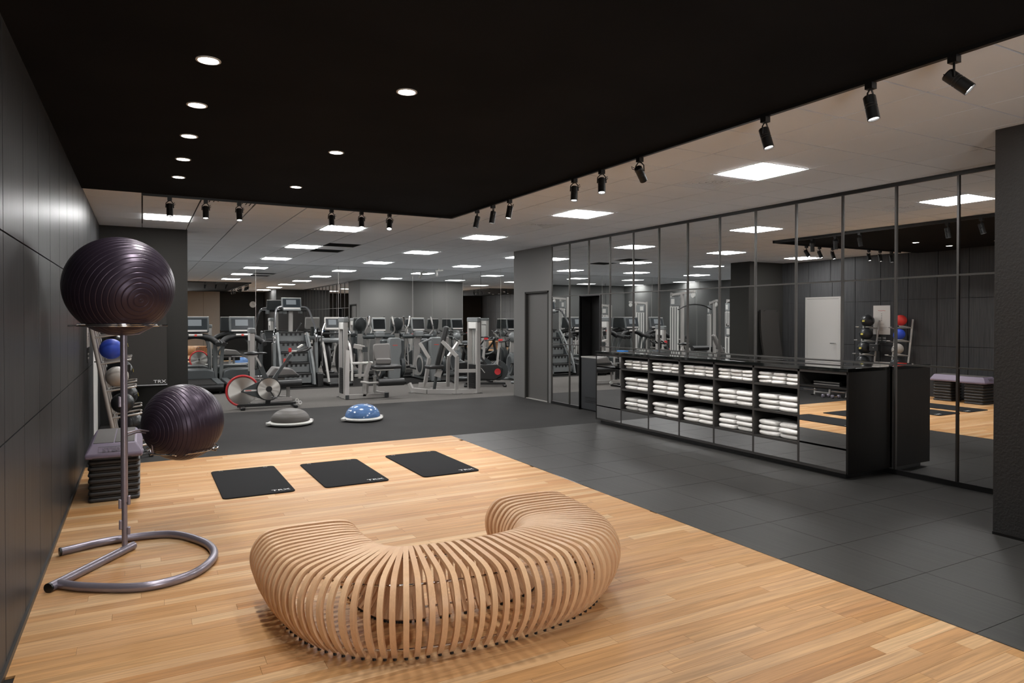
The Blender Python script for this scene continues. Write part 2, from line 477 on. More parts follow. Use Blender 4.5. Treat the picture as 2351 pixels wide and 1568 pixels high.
fm = MB().box((-.01, -.47, 0), (.001, -.425, 2.09)).box((-.01, .425, 0), (.001, .47, 2.09)).box((-.01, -.425, 2.045), (.001, .425, 2.09))
fm.build('door_frame', 'door_light', d)
MB().tube([(.004, -.35, 1.02), (.05, -.35, 1.02), (.05, -.24, 1.02)], .009, 8).build('door_handle', 'chrome', d)

# left column at the gym corner and walls of the hall
cl = MB().box((XL - .1, 11.655, 0), (.618, 12.26, H + .01)).build('wall_corner', 'walldark'); cl.name = 'wall_column'; tag(cl, kind='structure', label='charcoal painted square column between black panelled wall and gym')
tag(MB().box((XW - .1, 12.16, 0), (XL - .1, 12.262, H)).build('wall_south', 'hallwall'), kind='structure')
tag(MB().box((XW - .1, 12.26, 0), (XW, YF + .1, H)).build('wall_west', 'hallwall'), kind='structure')
# far mirrored wall
wf = MB().box((XW, YF + .012, 0), (XR + .1, YF + .1, H + .01)).build('wall_far', 'walldark'); tag(wf, kind='structure')
xj = [.42, 2.47, 4.515, 6.56, XR]
x = .42
js = [XW, -3.68, -1.63] + xj
for a, b in zip(js[:-1], js[1:]):
    MB().box((a + .004, YF, 0.1), (b - .004, YF + .01, H - .002)).build('mirror_pane', 'mirror', wf, smooth=False)
MB().box((XW, YF - .002, 0), (XR, YF + .012, .1)).build('baseboard_far', 'black', wf)
for a in js[1:-1]: MB().box((a - .004, YF + .0, .1), (a + .004, YF + .011, H)).build('mirror_joint', 'silver', wf)
# side mirrored wall of the hall
wr2 = MB().box((XR + .012, 12.26, 0), (XR + .1, YF + .1, H + .01)).build('wall_hall', 'walldark'); tag(wr2, kind='structure')
ys = [12.27, 14.1, 15.35, 16.6, YF]
for a, b in zip(ys[:-1], ys[1:]):
    MB().box((XR, a + .004, .1), (XR + .01, b - .004, H - .002)).build('mirror_pane', 'mirror', wr2, smooth=False)
    MB().box((XR - .001, a - .004, .1), (XR + .011, a + .004, H)).build('mirror_joint', 'silver', wr2)
MB().box((XR - .002, 12.27, 0), (XR + .012, YF, .1)).build('baseboard_hall', 'black', wr2)
# grey pier with the door
pier = MB()
pier.box((XM, 11.80, 0), (XM + .12, 12.14, H)).box((XM, 10.80, 0), (XM + .12, 10.905, H)).box((XM, 10.905, 2.10), (XM + .12, 11.80, H))
pier.box((XM, 12.14, 0), (XR + .1, 12.26, H))
pr = pier.build('wall_pier', 'wallgrey'); tag(pr, kind='structure')
d = empty('door_2', (XM, 11.35, 0)); tag(d, kind='structure', label='charcoal door recessed in the grey wall')
MB().box((.055, -.42, .01), (.10, .42, 2.06)).build('door_leaf', 'door_grey', d, bevel=.002)
MB().box((-.006, -.445, 0), (.11, -.412, 2.10)).box((-.006, .412, 0), (.11, .45, 2.10)).box((-.006, -.445, 2.065), (.11, .45, 2.10)).build('door_frame', 'walldark', d)
MB().box((.0, -.41, 0), (.1, .41, .012)).build('threshold', 'silver', d)
# mirror wall with steel grid
wm = MB().box((XM + .30, 2.2, 0), (XM + .4, 10.8, H)).build('wall_mirror', 'black'); tag(wm, kind='structure')
yj = [10.79 - .598 * k for k in range(0, 15)]
rails = [(.045, 1.105), (1.115, 1.975), (1.985, 2.905)]
NY0, NY1 = 9.27, 9.86           # cooler recess
for k in range(14):
    yb, ya = yj[k], yj[k + 1]
    for q, (za, zb) in enumerate(rails):
        y_a, y_b = ya + .008, yb - .008
        if q < 2 and y_b > NY0 and y_a < NY1:
            if y_a < NY0 - .03: y_b = NY0 - .02
            elif y_b > NY1 + .03: y_a = NY1 + .02
            else: continue
        if y_b - y_a < .02: continue
        tl = R(rnd.uniform(-.12, .12)); th = R(rnd.uniform(-.10, .10))
        mb = MB(); hy = (y_b - y_a) / 2; hz = (zb - za) / 2
        mb.box((0, -hy, -hz), (.006, hy, hz))
        o = mb.build('mirror_pane', 'mirror', wm, smooth=False)
        o.location = (XM + .004, (y_a + y_b) / 2, (za + zb) / 2); o.rotation_euler = (0, th * .6, tl * .6)
MB().box((XM + .015, 2.2, 1.98), (XM + .03, 10.8, H)).build('backing_board', 'black', wm)
MB().box((XM + .015, 2.2, 0), (XM + .03, NY0, 1.98)).build('backing_board', 'black', wm)
MB().box((XM + .015, NY1, 0), (XM + .03, 10.8, 1.98)).build('backing_board', 'black', wm)
for k in range(15):
    if abs(yj[k] - 9.594) < .02:
        MB().box((XM - .010, yj[k] - .010, 1.975), (XM + .016, yj[k] + .010, H)).build('mullion', 'frame', wm)
    else:
        MB().box((XM - .010, yj[k] - .010, .0), (XM + .016, yj[k] + .010, H)).build('mullion', 'frame', wm)
for z in (1.11, 1.98):
    if z < 1.5:
        MB().box((XM - .007, 2.2, z - .008), (XM + .014, NY0 - .02, z + .008)).build('rail', 'frame', wm)
        MB().box((XM - .007, NY1 + .02, z - .008), (XM + .014, 10.79, z + .008)).build('rail', 'frame', wm)
    else: MB().box((XM - .007, 2.2, z - .008), (XM + .014, 10.79, z + .008)).build('rail', 'frame', wm)
MB().box((XM - .012, 2.2, 2.905), (XM + .016, 10.8, H)).build('head_rail', 'black', wm)
MB().box((XM - .012, 2.2, 0), (XM + .016, NY0, .05)).build('baseboard_mirror', 'black', wm)
MB().box((XM - .012, NY1, 0), (XM + .016, 10.8, .05)).build('baseboard_mirror', 'black', wm)
MB().box((XM - .012, NY0 - .02, 0), (XM + .28, NY0, 1.97)).box((XM - .012, NY1, 0), (XM + .28, NY1 + .02, 1.97)).box((XM - .0, NY0, 1.96), (XM + .28, NY1, 1.975)).build('recess_lining', 'black', wm)
# right foreground column / wall, wall behind the camera
rc = MB().box((5.46, YB, 0), (XM + .42, 2.70, H - .0)).build('wall_right', 'column'); tag(rc, kind='structure')
MB().box((5.452, YB, 0), (5.46, 2.70, .02)).build('baseboard_right', 'black', rc)
wb = MB().box((3.4, YB - .1, 0), (XM + .4, YB, H)).build('wall_behind', 'walldark'); tag(wb, kind='structure')
wb2 = MB().box((XL - .1, YB - .1, 0), (3.4, YB - .012, H)).build('wall_behind', 'gap'); tag(wb2, kind='structure')
wn_ = empty('fill_window_1', (.78, YB + .01, 0)); tag(wn_, kind='structure', label='unseen glowing window with pale blinds, added as fill light behind the camera')  # unseen window, put in to light the room from behind the camera
for k in range(2):
    MB().box((.02 + k * .55, .0, .12), (.53 + k * .55, .01, 2.86)).build('fill_blind', 'fill_blind', wn_, False)
for x_ in (0, .545, 1.09): MB().box((x_ - .02, -.01, .08), (x_ + .02, .04, 2.9)).build('fill_window_frame', 'frame', wn_, False)
for z_ in (.1, 2.88): MB().box((0, -.01, z_ - .02), (1.10, .04, z_ + .02)).build('fill_window_frame', 'frame', wn_, False)
for k in range(4):
    MB().box(((XL, .1, 1.93, 2.66)[k], YB - .012, .02), ((.09, .76, 2.65, 3.4)[k], YB, H)).build('wall_panel', 'greige' if k > 1 else 'walldark', wb2)

# ------------------------------------------------------------------ ceiling fittings
fr_me = MB().box((.01, .01, .0), (tx - .01, .03, .012)).box((.01, ty - .03, 0), (tx - .01, ty - .01, .012)).box((.01, .03, 0), (.03, ty - .03, .012)).box((tx - .03, .03, 0), (tx - .01, ty - .03, .012)).mesh('frame', 'white', False)
df_me = MB().box((.026, .026, -.006), (tx - .026, ty - .026, .009)).mesh('diffuser', 'diffuser', False)
def colword(x):
    if x > 7: return 'near the hall side mirror behind the grey pier'
    if x > 4: return 'in the row running beside the mirrored wall'
    if x > 2: return 'in the row beyond the black ceiling edge'
    if x > -.2: return 'in the row beside the charcoal column'
    if x > -2.5: return 'above the white shrouded machines behind the column'
    return 'near the hidden west wall of the hall'
ordw = ['nearest', 'second', 'third', 'fourth', 'farthest']
cols = {}
for a, b in LP: cols.setdefault(round(a, 2), []).append((a, b))
for cx_, ls in cols.items():
    ls.sort(key=lambda t: t[1])
    ls = [t for t in ls if t[1] > 3]
    for n_, (a, b) in enumerate(ls):
        word = ordw[n_] if n_ < len(ls) - 1 or len(ls) == 1 else 'farthest'
        t = empty('ceiling_light', (a, b, H), 0, f'{word} square lit ceiling panel {colword(a)}', 'light', 'square ceiling light panels')
        place(fr_me, 'frame', (0, 0, 0), t); place(df_me, 'diffuser', (0, 0, 0), t)
# panels of the main column that lie nearer than the frame
for (a, b) in [t for t in LP if t[1] <= 3]:
    t = empty('ceiling_light', (a, b, H), 0, f'square lit ceiling panel above the dark tiled walkway, {round(abs(b))} metres out of frame', 'light', 'square ceiling light panels')
    place(fr_me, 'frame', (0, 0, 0), t); place(df_me, 'diffuser', (0, 0, 0), t)
# louvre vents
def vent(i, j, lab, dark=False):
    x0 = 4.782 + i * tx; y0 = 4.215 + j * ty
    t = empty('ceiling_vent', (x0, y0, H), 0, lab, 'vent')
    MB().box((.004, .004, .008), (tx - .004, ty - .004, .014)).build('backing', 'gap', t, False)
    if dark:
        for q in range(12):
            MB().cbox((tx / 2, .03 + q * .048, .006), (tx - .03, .020, .002), (30, 0, 0)).build('slat', 'dgrey', t, False)
    else:
        for q in range(6):
            e = .012 + q * .046; f = .031
            m_ = MB()
            z = .001 + q * .001
            m_.box((e, e, z), (tx - e, e + f, z + .006)).box((e, ty - e - f, z), (tx - e, ty - e, z + .006)).box((e, e + f, z), (e + f, ty - e - f, z + .006)).box((tx - e - f, e + f, z), (tx - e, ty - e - f, z + .006))
            m_.build('louvre', 'ceil', t, False)
        MB().box((.29, .285, .006), (.31, .303, .012)).build('louvre', 'ceil', t, False)
    return t
vent(0, 1, 'square louvred ceiling vent beside the nearest square light panel')
vent(0, 7, 'square louvred ceiling vent between second and third light panels')
vent(-3, 14, 'dark slatted return grille in ceiling, the one nearer the black ceiling', True)
vent(-3, 16, 'dark slatted return grille in ceiling, the one nearer the far mirror', True)
vent(-7, 7, 'slatted vent half hidden behind the black ceiling edge above the leftmost spotlights')

def spot_light(loc, aim, power, cone, parent, rad=.03, col=(1, .975, .95)):
    l = bpy.data.lights.new('lamp', 'SPOT'); l.energy = power; l.spot_size = R(cone); l.spot_blend = .6
    l.shadow_soft_size = rad; l.color = col
    o = bpy.data.objects.new('lamp', l); C.objects.link(o); o.location = loc
    dv = Vector(aim); o.rotation_euler = dv.to_track_quat('-Z', 'Y').to_euler(); o.parent = parent
    return o
DL = [(.31, 3.9), (.31, 4.75), (.31, 5.58), (.31, 6.41), (.31, 7.24), (1.39, 3.88), (1.39, 5.56), (1.39, 7.21)]
DL_ADDED = [(.31, 2.9), (.31, 2.2), (1.39, 2.2), (2.6, 2.3), (2.6, 3.9)]  # unseen downlights, added to light the foreground
trim_me = MB().lathe([(.062, .0), (.062, -.004), (.052, -.006), (.048, -.002), (.048, .0)], n=28, ring=True).mesh('trim_ring', 'white')
lens_me = MB().lathe([(.049, -.003), (.049, -.0015)], n=28).mesh('lens', 'lens')
for n_, (x, y) in enumerate(DL):
    row = 'five-lamp row beside the panelled wall' if n_ < 5 else 'three-lamp row over the middle of the timber floor'
    nm = (['nearest', 'second', 'third', 'fourth', 'farthest'][n_] if n_ < 5 else ['nearest', 'middle', 'farthest'][n_ - 5])
    t = empty('downlight', (x, y, H - .022), 0, f'{nm} round recessed downlight in the {row}', 'light', 'round downlights in the black ceiling')
    place(trim_me, 'trim_ring', (0, 0, 0), t); place(lens_me, 'lens', (0, 0, 0), t)
    spot_light((0, 0, -.02), (0, 0, -1), DOWN_W, 105, t, .04)
for (x, y), w_ in zip(DL_ADDED[:3], ('second row behind the bench beside the wall', 'beside the panelled wall, over the camera side', 'over the camera side, away from the wall')):
    t = empty('downlight', (x, y, H - .022), 0, f'added recessed downlight out of frame, {w_}', 'light', 'round downlights in the black ceiling')
    place(trim_me, 'trim_ring', (0, 0, 0), t); place(lens_me, 'lens', (0, 0, 0), t)
    spot_light((0, 0, -.02), (0, 0, -1), DOWN_W, 105, t, .04)

def track_head(x, y, aim, lab, power):
    t = empty('track_spotlight', (x, y, H - .045), 0, lab, 'spotlight', 'black spotlights on the ceiling track')
    MB().box((-.022, -.022, -.035), (.022, .022, .0)).build('adaptor', 'black', t)
    a = Vector(aim) - Vector((x, y, H - .2)); a.normalize()
    piv = Vector((0, 0, -.115))
    side = a.cross(Vector((0, 0, 1)))
    side = side.normalized() if side.length > .05 else Vector((1, 0, 0))
    yk = [piv + side * .039, piv + side * .036 + Vector((0, 0, .05)), Vector((0, 0, -.04)) + side * .012, Vector((0, 0, -.035)) - side * .012, piv - side * .036 + Vector((0, 0, .05)), piv - side * .039]
    MB().tube(yk, .005, 6).build('yoke', 'black', t)
    p0 = piv - a * .045; p1 = piv + a * .095
    q = a.to_track_quat('Z', 'Y').to_matrix().to_4x4()
    m_ = MB(); m_.M = Matrix.Translation(p0) @ q
    m_.lathe([(.0, 0), (.028, 0), (.033, .006), (.033, .05), (.0315, .052), (.0315, .056), (.033, .058), (.033, .066), (.0315, .068), (.0315, .072), (.033, .074), (.033, .14), (.029, .14), (.027, .128), (0, .128)], n=20)
    m_.build('housing', 'blackm', t)
    m_ = MB(); m_.M = Matrix.Translation(p0) @ q
    m_.lathe([(.027, .131), (.0, .134)], n=20); m_.build('lens', 'track_lens', t)
    m_ = MB(); m_.M = Matrix.Translation(p0 + a * .02) @ q
    m_.tube([(.033, 0, 0), (.052, 0, -.015), (.05, 0, -.04), (.03, 0, -.02)], .003, 5); m_.build('cable', 'black', t)
    spot_light(p1 + a * .02, a, power, 62, t, .022)
FT = [(.27, (.3, 8.0, 0)), (.63, (.6, 7.8, 0)), (.98, (1.0, 7.7, 0)), (2.03, (1.9, 7.5, 0)), (2.40, (2.1, 7.2, 0)), (2.76, (2.2, 6.9, 0))]
on = ['leftmost', 'second', 'third', 'fourth', 'fifth', 'rightmost']
for n_, (x, am) in enumerate(FT):
    track_head(x, BY + .015, am, f'{on[n_]} black cylinder spotlight along the far edge of the black ceiling', SPOT_W * .85)
ST = [(7.57, (3.1, 7.9, 0)), (7.14, (3.2, 7.3, 0)), (6.73, (3.0, 6.6, 0)), (5.43, (3.3, 5.1, 0)), (4.99, (3.2, 4.4, 0)), (4.46, (6.1, 5.6, 0.6)), (3.17, (3.8, 2.4, 0)), (2.43, (3.7, 1.9, 0)), (1.98, (4.9, -.5, 0))]
on = ['farthest', 'second', 'third', 'fourth', 'fifth', 'sixth', 'seventh', 'eighth', 'nearest']
for n_, (y, am) in enumerate(ST):
    track_head(BX + .015, y, am, f'{on[n_]} black cylinder spotlight along the right edge of the black ceiling' + (', aimed sideways' if n_ in (5, 8) else ''), SPOT_W * (1.5 if n_ < 3 else 3.6 if n_ == 5 else 1))
# security camera by the far mirror
t = empty('security_camera', (7.1, 17.3, H), 0, 'small white security camera hanging from ceiling near the far mirror', 'camera')
MB().cyl((0, 0, 0), (0, 0, -.06), .02).build('mount', 'white', t)
MB().cyl((-.1, 0, -.07), (.12, .0, -.05), .02, 10).build('arm', 'white', t)
MB().cyl((-.06, 0, -.09), (-.09, -.1, -.2), .032, 14).build('body', 'white', t)

# ------------------------------------------------------------------ bent-ply bench
bench = empty('slatted_bench', (1.45, 3.2, 0), 0, 'curved bench of many bent blond plywood hoops standing on the timber floor', 'bench')
bo = Vector((1.45, 3.2, 0))
ctr = smooth_path([(.825, 3.97, 0), (.822, 3.76, 0), (.842, 3.54, 0), (.918, 3.33, 0), (1.08, 3.185, 0), (1.32, 3.125, 0), (1.6, 3.11, 0), (1.86, 3.14, 0), (2.075, 3.235, 0), (2.195, 3.39, 0), (2.245, 3.62, 0), (2.27, 3.96, 0)], 60)
hp = [(.195, .009), (.246, .070), (.287, .140), (.309, .215), (.307, .285), (.277, .345), (.232, .385), (.155, .400), (.05, .403)]
prof = smooth_path([(-x, 0, z) for x, z in hp] + [(x, 0, z) for x, z in reversed(hp)], 3)
hm = MB()
n_ = len(prof); hw = .0132; th = .020
vs = []
for i, p in enumerate(prof):
    t_ = (prof[min(i + 1, n_ - 1)] - prof[max(i - 1, 0)]).normalized(); nr = Vector((t_.z, 0, -t_.x))
    a = p; b = p + nr * th
    vs += [(a.x, -hw, a.z), (a.x, hw, a.z), (b.x, hw, b.z), (b.x, -hw, b.z)]
fs = []
for i in range(n_ - 1):
    for j in range(4):
        fs.append((i * 4 + j, i * 4 + (j + 1) % 4, (i + 1) * 4 + (j + 1) % 4, (i + 1) * 4 + j))
fs += [(3, 2, 1, 0), tuple((n_ - 1) * 4 + j for j in range(4))]
hm.add(vs, fs)
hoop_me = hm.mesh('hoop', 'hoop', True, 40)
# hoops spaced evenly along the outer foot line
def ang(i): 
    t_ = ctr[min(i + 1, len(ctr) - 1)] - ctr[max(i - 1, 0)]; return math.atan2(t_.y, t_.x)
outer = []
for i, p in enumerate(ctr):
    a = ang(i); nrm = Vector((math.sin(a), -math.cos(a), 0))     # to the camera / outer side
    outer.append(p + nrm * .31)
acc = 0; nxt = 0; hoops = []
for i in range(len(ctr)):
    if i: acc += (outer[i] - outer[i - 1]).length
    if acc >= nxt: hoops.append(i); nxt += .0595
for i in hoops:
    p = ctr[i] - bo
    place(hoop_me, 'hoop', (p.x, p.y, 0), bench, (0, 0, ang(i) - PI / 2))
def offs(d, z): 
    out = []
    for i in range(0, len(ctr), 6):
        a = ang(i); nrm = Vector((math.sin(a), -math.cos(a), 0)); q = ctr[i] + nrm * d - bo; out.append((q.x, q.y, z))
    return out
for d, z in ((.17, .335), (-.15, .345), (.22, .06), (-.22, .06)):
    MB().tube(offs(d, z), .0055, 8).build('connecting_rod', 'chrome', bench)
nt_ = MB(); pads = MB()
for i in hoops:
    a = ang(i); nrm = Vector((math.sin(a), -math.cos(a), 0))
    for s_ in (-1, 1):
        q = ctr[i] + nrm * .193 * s_ - bo
        pads.cyl((q.x, q.y, 0), (q.x, q.y, .010), .0085, 8)
    q = ctr[i] - nrm * .15 - bo; tdir = Vector((math.cos(a), math.sin(a), 0))
    nt_.cyl(Vector((q.x, q.y, .345)) + tdir * .014, Vector((q.x, q.y, .345)) + tdir * .022, .012, 6)
tag(pads.build('foot_pads', 'blackm', bench), kind='stuff').name = 'foot_pad_row'
tag(nt_.build('nut_row', 'chrome', bench), kind='stuff')

# ------------------------------------------------------------------ stability balls and their stand
st = empty('ball_stand', (-.1, 5.0, 0), 0, 'lilac grey tubular ball stand with curved floor base and upright pole', 'stand')
so = Vector((-.1, 5.0, 0))
def L_(p): return tuple(Vector(p) - so)
rb = .027
arc = smooth_path([(-.435, 4.74, rb), (-.28, 4.60, rb), (0.0, 4.455, rb), (.24, 4.52, rb), (.375, 4.72, rb), (.41, 4.95, rb), (.345, 5.2, rb), (.16, 5.46, rb), (-.18, 5.50, rb), (-.48, 5.39, rb)], 6)
MB().tube([L_(p) for p in arc], rb - .001, 16).build('base_tube', 'lilac', st)
MB().tube([L_(p) for p in [(-.475, 4.70, rb), (-.085, 5.27, rb), (-.06, 5.305, rb)]], rb, 16).build('foot_tube', 'lilac', st)
MB().tube([L_(p) for p in [(-.475, 4.70, rb), (-.482, 4.69, rb)]], rb + .001, 16).build('end_cap', 'black', st)
MB().tube([L_(p) for p in [(-.48, 5.39, rb), (-.49, 5.387, rb)]], rb + .001, 16).build('end_cap', 'black', st)
pole = MB().cyl(L_((-.11, 5.26, rb)), L_((-.11, 5.26, .36)), .0175, 16).build('pole', 'lilac', st)
MB().cyl(L_((-.11, 5.26, .34)), L_((-.11, 5.26, 1.50)), .0215, 16).build('pole', 'lilac', st)
for (dx, z0, h_) in ((-.024, .16, .06), (.024, .12, .05), (-.026, .30, .06), (.026, .32, .06), (-.024, .98, .07)):
    MB().rbox(L_((-.11 + dx - .01, 5.245, z0)), L_((-.11 + dx + .01, 5.275, z0 + h_)), .005).build('bracket', 'lilac', st)
def ring(cx, cy, z, r, a0, a1, name='ball_ring'):
    P_ = []
    for k in range(33):
        a = R(a0 + (a1 - a0) * k / 32); P_.append(L_((cx + r * math.cos(a), cy + r * math.sin(a), z)))
    # flared tips
    d0 = Vector(P_[0]) - Vector(L_((cx, cy, z))); d1 = Vector(P_[-1]) - Vector(L_((cx, cy, z)))
    P_ = [tuple(Vector(P_[0]) + d0 * .18 + (Vector(P_[0]) - Vector(P_[1])) * .8), ] + P_ + [tuple(Vector(P_[-1]) + d1 * .18 + (Vector(P_[-1]) - Vector(P_[-2])) * .8)]
    return MB().tube(P_, .006, 8).build(name, 'chrome', st)
B1 = (-.13, 5.22, 1.785); B2 = (.262, 5.55, .812)
ring(B1[0], B1[1], 1.535, .215, -150, 130)
ring(B1[0], B1[1], 1.525, .245, -170, 10)
ring(B2[0], B2[1], .612, .205, -85, 200)
ring(B2[0], B2[1], .617, .235, -40, 60)
ring(B2[0], B2[1], .617, .235, 150, 255)
MB().tube([L_(p) for p in [(-.11, 5.26, .80), (-.02, 5.32, .81), (.05, 5.41, .78), (.062, 5.43, .62)]], .006, 8).build('support_arm', 'lilac', st)
MB().tube([L_(p) for p in [(-.11, 5.26, .78), (-.03, 5.36, .79), (.04, 5.46, .76), (.057, 5.50, .62)]], .006, 8).build('support_arm', 'lilac', st)
for s_ in (-1, 1):
    MB().tube([L_(p) for p in [(-.11, 5.26, 1.46), (-.11 + s_ * .09, 5.25, 1.47), (-.13 + s_ * .213, 5.22, 1.532)]], .006, 8).build('support_arm', 'lilac', st)

def gym_ball(c, r, axis, lab, squash=1.0):
    """ribbed exercise ball; grooves are rings about the axis"""
    m_ = MB(); N = 150; prof_ = []
    pts_ = [0.0]
    for k in range(4, 180, 6):
        if k > 4: pts_ += [R(k - 3.9), R(k - 2.2)]
        pts_ += [R(k - 1.1), R(k - .7), R(k - .22), R(k + .22), R(k + .7), R(k + 1.1)]
    pts_.append(PI)
    for a in sorted(pts_):
        k = math.degrees(a); d_ = min(abs(k - g) for g in range(4, 180, 6))
        rr = r * (.9935 if d_ < .3 else 1.0)
        prof_.append((max(rr * math.sin(a), 0), -rr * math.cos(a)))
    q = Vector(axis).normalized().to_track_quat('Z', 'Y').to_matrix().to_4x4()
    m_.M = q
    m_.lathe(prof_, n=72)
    o = m_.build('exercise_ball', 'ball', None, True, 75); o.location = c; o.scale = (1, 1, squash)
    tag(o, lab, 'ball', 'ribbed purple black exercise balls')
    return o
gym_ball(B1, .33, (.38, -.876, -.30), 'larger ribbed purple black exercise ball on top of the stand', .985)
gym_ball(B2, .277, (-.80, -.59, -.09), 'smaller ribbed purple black exercise ball held low on the stand')

# ------------------------------------------------------------------ exercise mats on the timber floor
def floor_mat(cx, cy, w_, l_, rz, lab, sx=1.0):
    t = empty('exercise_mat', (cx, cy, 0), rz, lab, 'mat', 'black foam mats laid on the timber floor')
    hx, hy = w_ / 2, l_ / 2
    m_ = MB(); r = .045
    m_.rbox((-hx, -hy, 0), (hx, hy, .011), r, 5)
    m_.build('foam', 'mat_', t, True, 0, 30)
    for s_ in (-1, 1):
        MB().lathe([(.011, 0), (.022, 0), (.022, .0015), (.011, .0015)], (s_ * hx * .70, hy - .04, .0112), 2, 16, True).build('eyelet', 'black', t)
    text('TRX', 'lettering', .062, (hx * .62, -hy + .085, .0118), (0, 0, 0), 'print', t, 1.35)
floor_mat(.915, 6.98, .615, 1.20, 0, 'black foam mat on timber floor, nearest the stacked steps')
floor_mat(1.79, 6.94, .62, 1.15, .5, 'black foam mat on timber floor, middle one of three')
floor_mat(2.74, 6.93, .62, 1.20, 1.0, 'black foam mat on timber floor, farthest from the panelled wall')
# hanging mats on the column
t = empty('hanging_mat', (0.0, 11.65, 0), 0, 'grey black foam mats hung by eyelets from hooks on the charcoal column', 'mat')
for q in range(3):
    P_ = []
    for k in range(26):
        z = 1.80 - 1.20 * k / 25
        y = -.035 - q * .022 - .16 * max(0, (1.55 - z) / .95) ** 1.6 * (1 - q * .06)
        P_.append((y, z + q * .0))
    poly = P_ + [(y - .012, z) for (y, z) in reversed(P_)]
    MB().prism(poly, -.30, .325, 0).build('foam_sheet', 'hangmat', t, True, 0, 30)
MB().tube([(-.30, -.272, .585), (.325, -.272, .585)], .02, 10).build('curled_edge', 'black', t)
text('TRX', 'lettering', .062, (.225, -.262, .64), (R(78), 0, 0), 'print', t, 1.4)
for s_ in (-.21, .24):
    MB().tube([(s_, 0.0, 1.77), (s_, -.13, 1.77), (s_, -.145, 1.785)], .006, 8).build('hook', 'chrome', t)

# ------------------------------------------------------------------ aerobic step and risers
def stadium(m_, x0, y0, x1, y1, z0, z1, r=.03, ins=.012):
    h = (z1 - z0)
    return m_.rbox((x0, y0, z0), (x1, y1, z1), r, 4)
riser = MB()
riser.rbox((-.195, -.17, .0), (.195, .17, .034), .03, 4).rbox((-.18, -.155, .034), (.18, .155, .0535), .025, 3)
riser_me = riser.mesh('step_riser', 'risers')
wn = ['bottom', 'second from bottom', 'third from bottom', 'middle', 'third from top', 'second from top', 'top']
for sname, cy in (('front stack facing the room', 6.965), ('rear stack toward the ball racks', 7.53)):
    for k in range(7):
        o = place(riser_me, 'step_riser', (-.218 + rnd.uniform(-.002, .002), cy, .0535 * k), None)
        tag(o, f'dark ribbed step riser, {wn[k]} of the {sname}', 'step riser', 'risers under the aerobic step')
st2 = empty('aerobic_step', (-.218, 7.25, .3765), 0, 'lilac grey aerobic step platform on top of two riser stacks', 'step')
MB().add([(-.215, -.49, 0), (.215, -.49, 0), (.215, .49, 0), (-.215, .49, 0), (-.218, -.495, .035), (.218, -.495, .035), (.218, .495, .035), (-.218, .495, .035), (-.165, -.44, .125), (.165, -.44, .125), (.165, .44, .125), (-.165, .44, .125)],
         [(3, 2, 1, 0), (8, 9, 10, 11)] + [(a + i, a + (i + 1) % 4, a + 4 + (i + 1) % 4, a + 4 + i) for a in (0, 4) for i in range(4)]).build('platform', 'steptop', st2, bevel=.012)
MB().box((-.155, -.43, .124), (-.004, .43, .129)).box((.004, -.43, .124), (.155, .43, .129)).build('tread', 'stepmat', st2, bevel=.002)
fmm = MB()
fmm.tube([(-.115, -.470, .098), (.055, -.470, .098), (.055, -.488, .058), (-.115, -.488, .058)], .0018, 5, True).build('moulded_border', 'dgrey', st2)
text('STEP', 'lettering', .048, (-.02, -.4815, .077), (R(66), 0, 0), 'lilac', st2, 1.3, .0015)
MB().box((-.16, -.489, .0), (.13, -.47, .012)).build('grip_recess', 'black', st2)

# ------------------------------------------------------------------ medicine ball racks
def rack(y0, y1, lab):
    t = empty('ball_rack', (-.35, (y0 + y1) / 2, 0), 0, lab, 'rack', 'silver ball racks by the panelled wall')
    hy = (y1 - y0) / 2
    def X(z): return .14 - .178 * z
    for s_ in (-1, 1):
        MB().cyl((X(0), s_ * hy, 0), (X(1.55), s_ * hy, 1.55), .020, 14).build('upright', 'silver', t)
        MB().cyl((X(0), s_ * hy, 0), (X(0) + .1, s_ * hy, .012), .014, 10).build('foot', 'black', t)
    MB().cyl((X(.06), -hy, .06), (X(.06), hy, .06), .016, 12).build('cross_tube', 'silver', t)
    for z in (1.40, 1.12, .83, .54, .20):
        x = X(z)
        P_ = [(x, -hy, z - .03), (x + .24, -hy, z + .005), (x + .29, -hy + .03, z + .01), (x + .29, -hy + .09, z + .01)]
        MB().tube(smooth_path(P_, 4), .0105, 8).build('shelf_arm', 'silver', t)
        P_ = [(x, hy, z - .03), (x + .24, hy, z + .005), (x + .29, hy - .03, z + .01), (x + .29, hy - .09, z + .01)]
        MB().tube(smooth_path(P_, 4), .0105, 8).build('shelf_arm', 'silver', t)
        MB().cyl((x + .03, -hy, z - .025), (x + .03, hy, z - .025), .010, 8).build('shelf_bar', 'silver', t)
    return t
rack(8.37, 8.71, 'silver A-frame ball rack holding smooth rubber balls, nearer one')
rack(9.10, 9.44, 'silver A-frame ball rack holding stitched black balls, farther one')
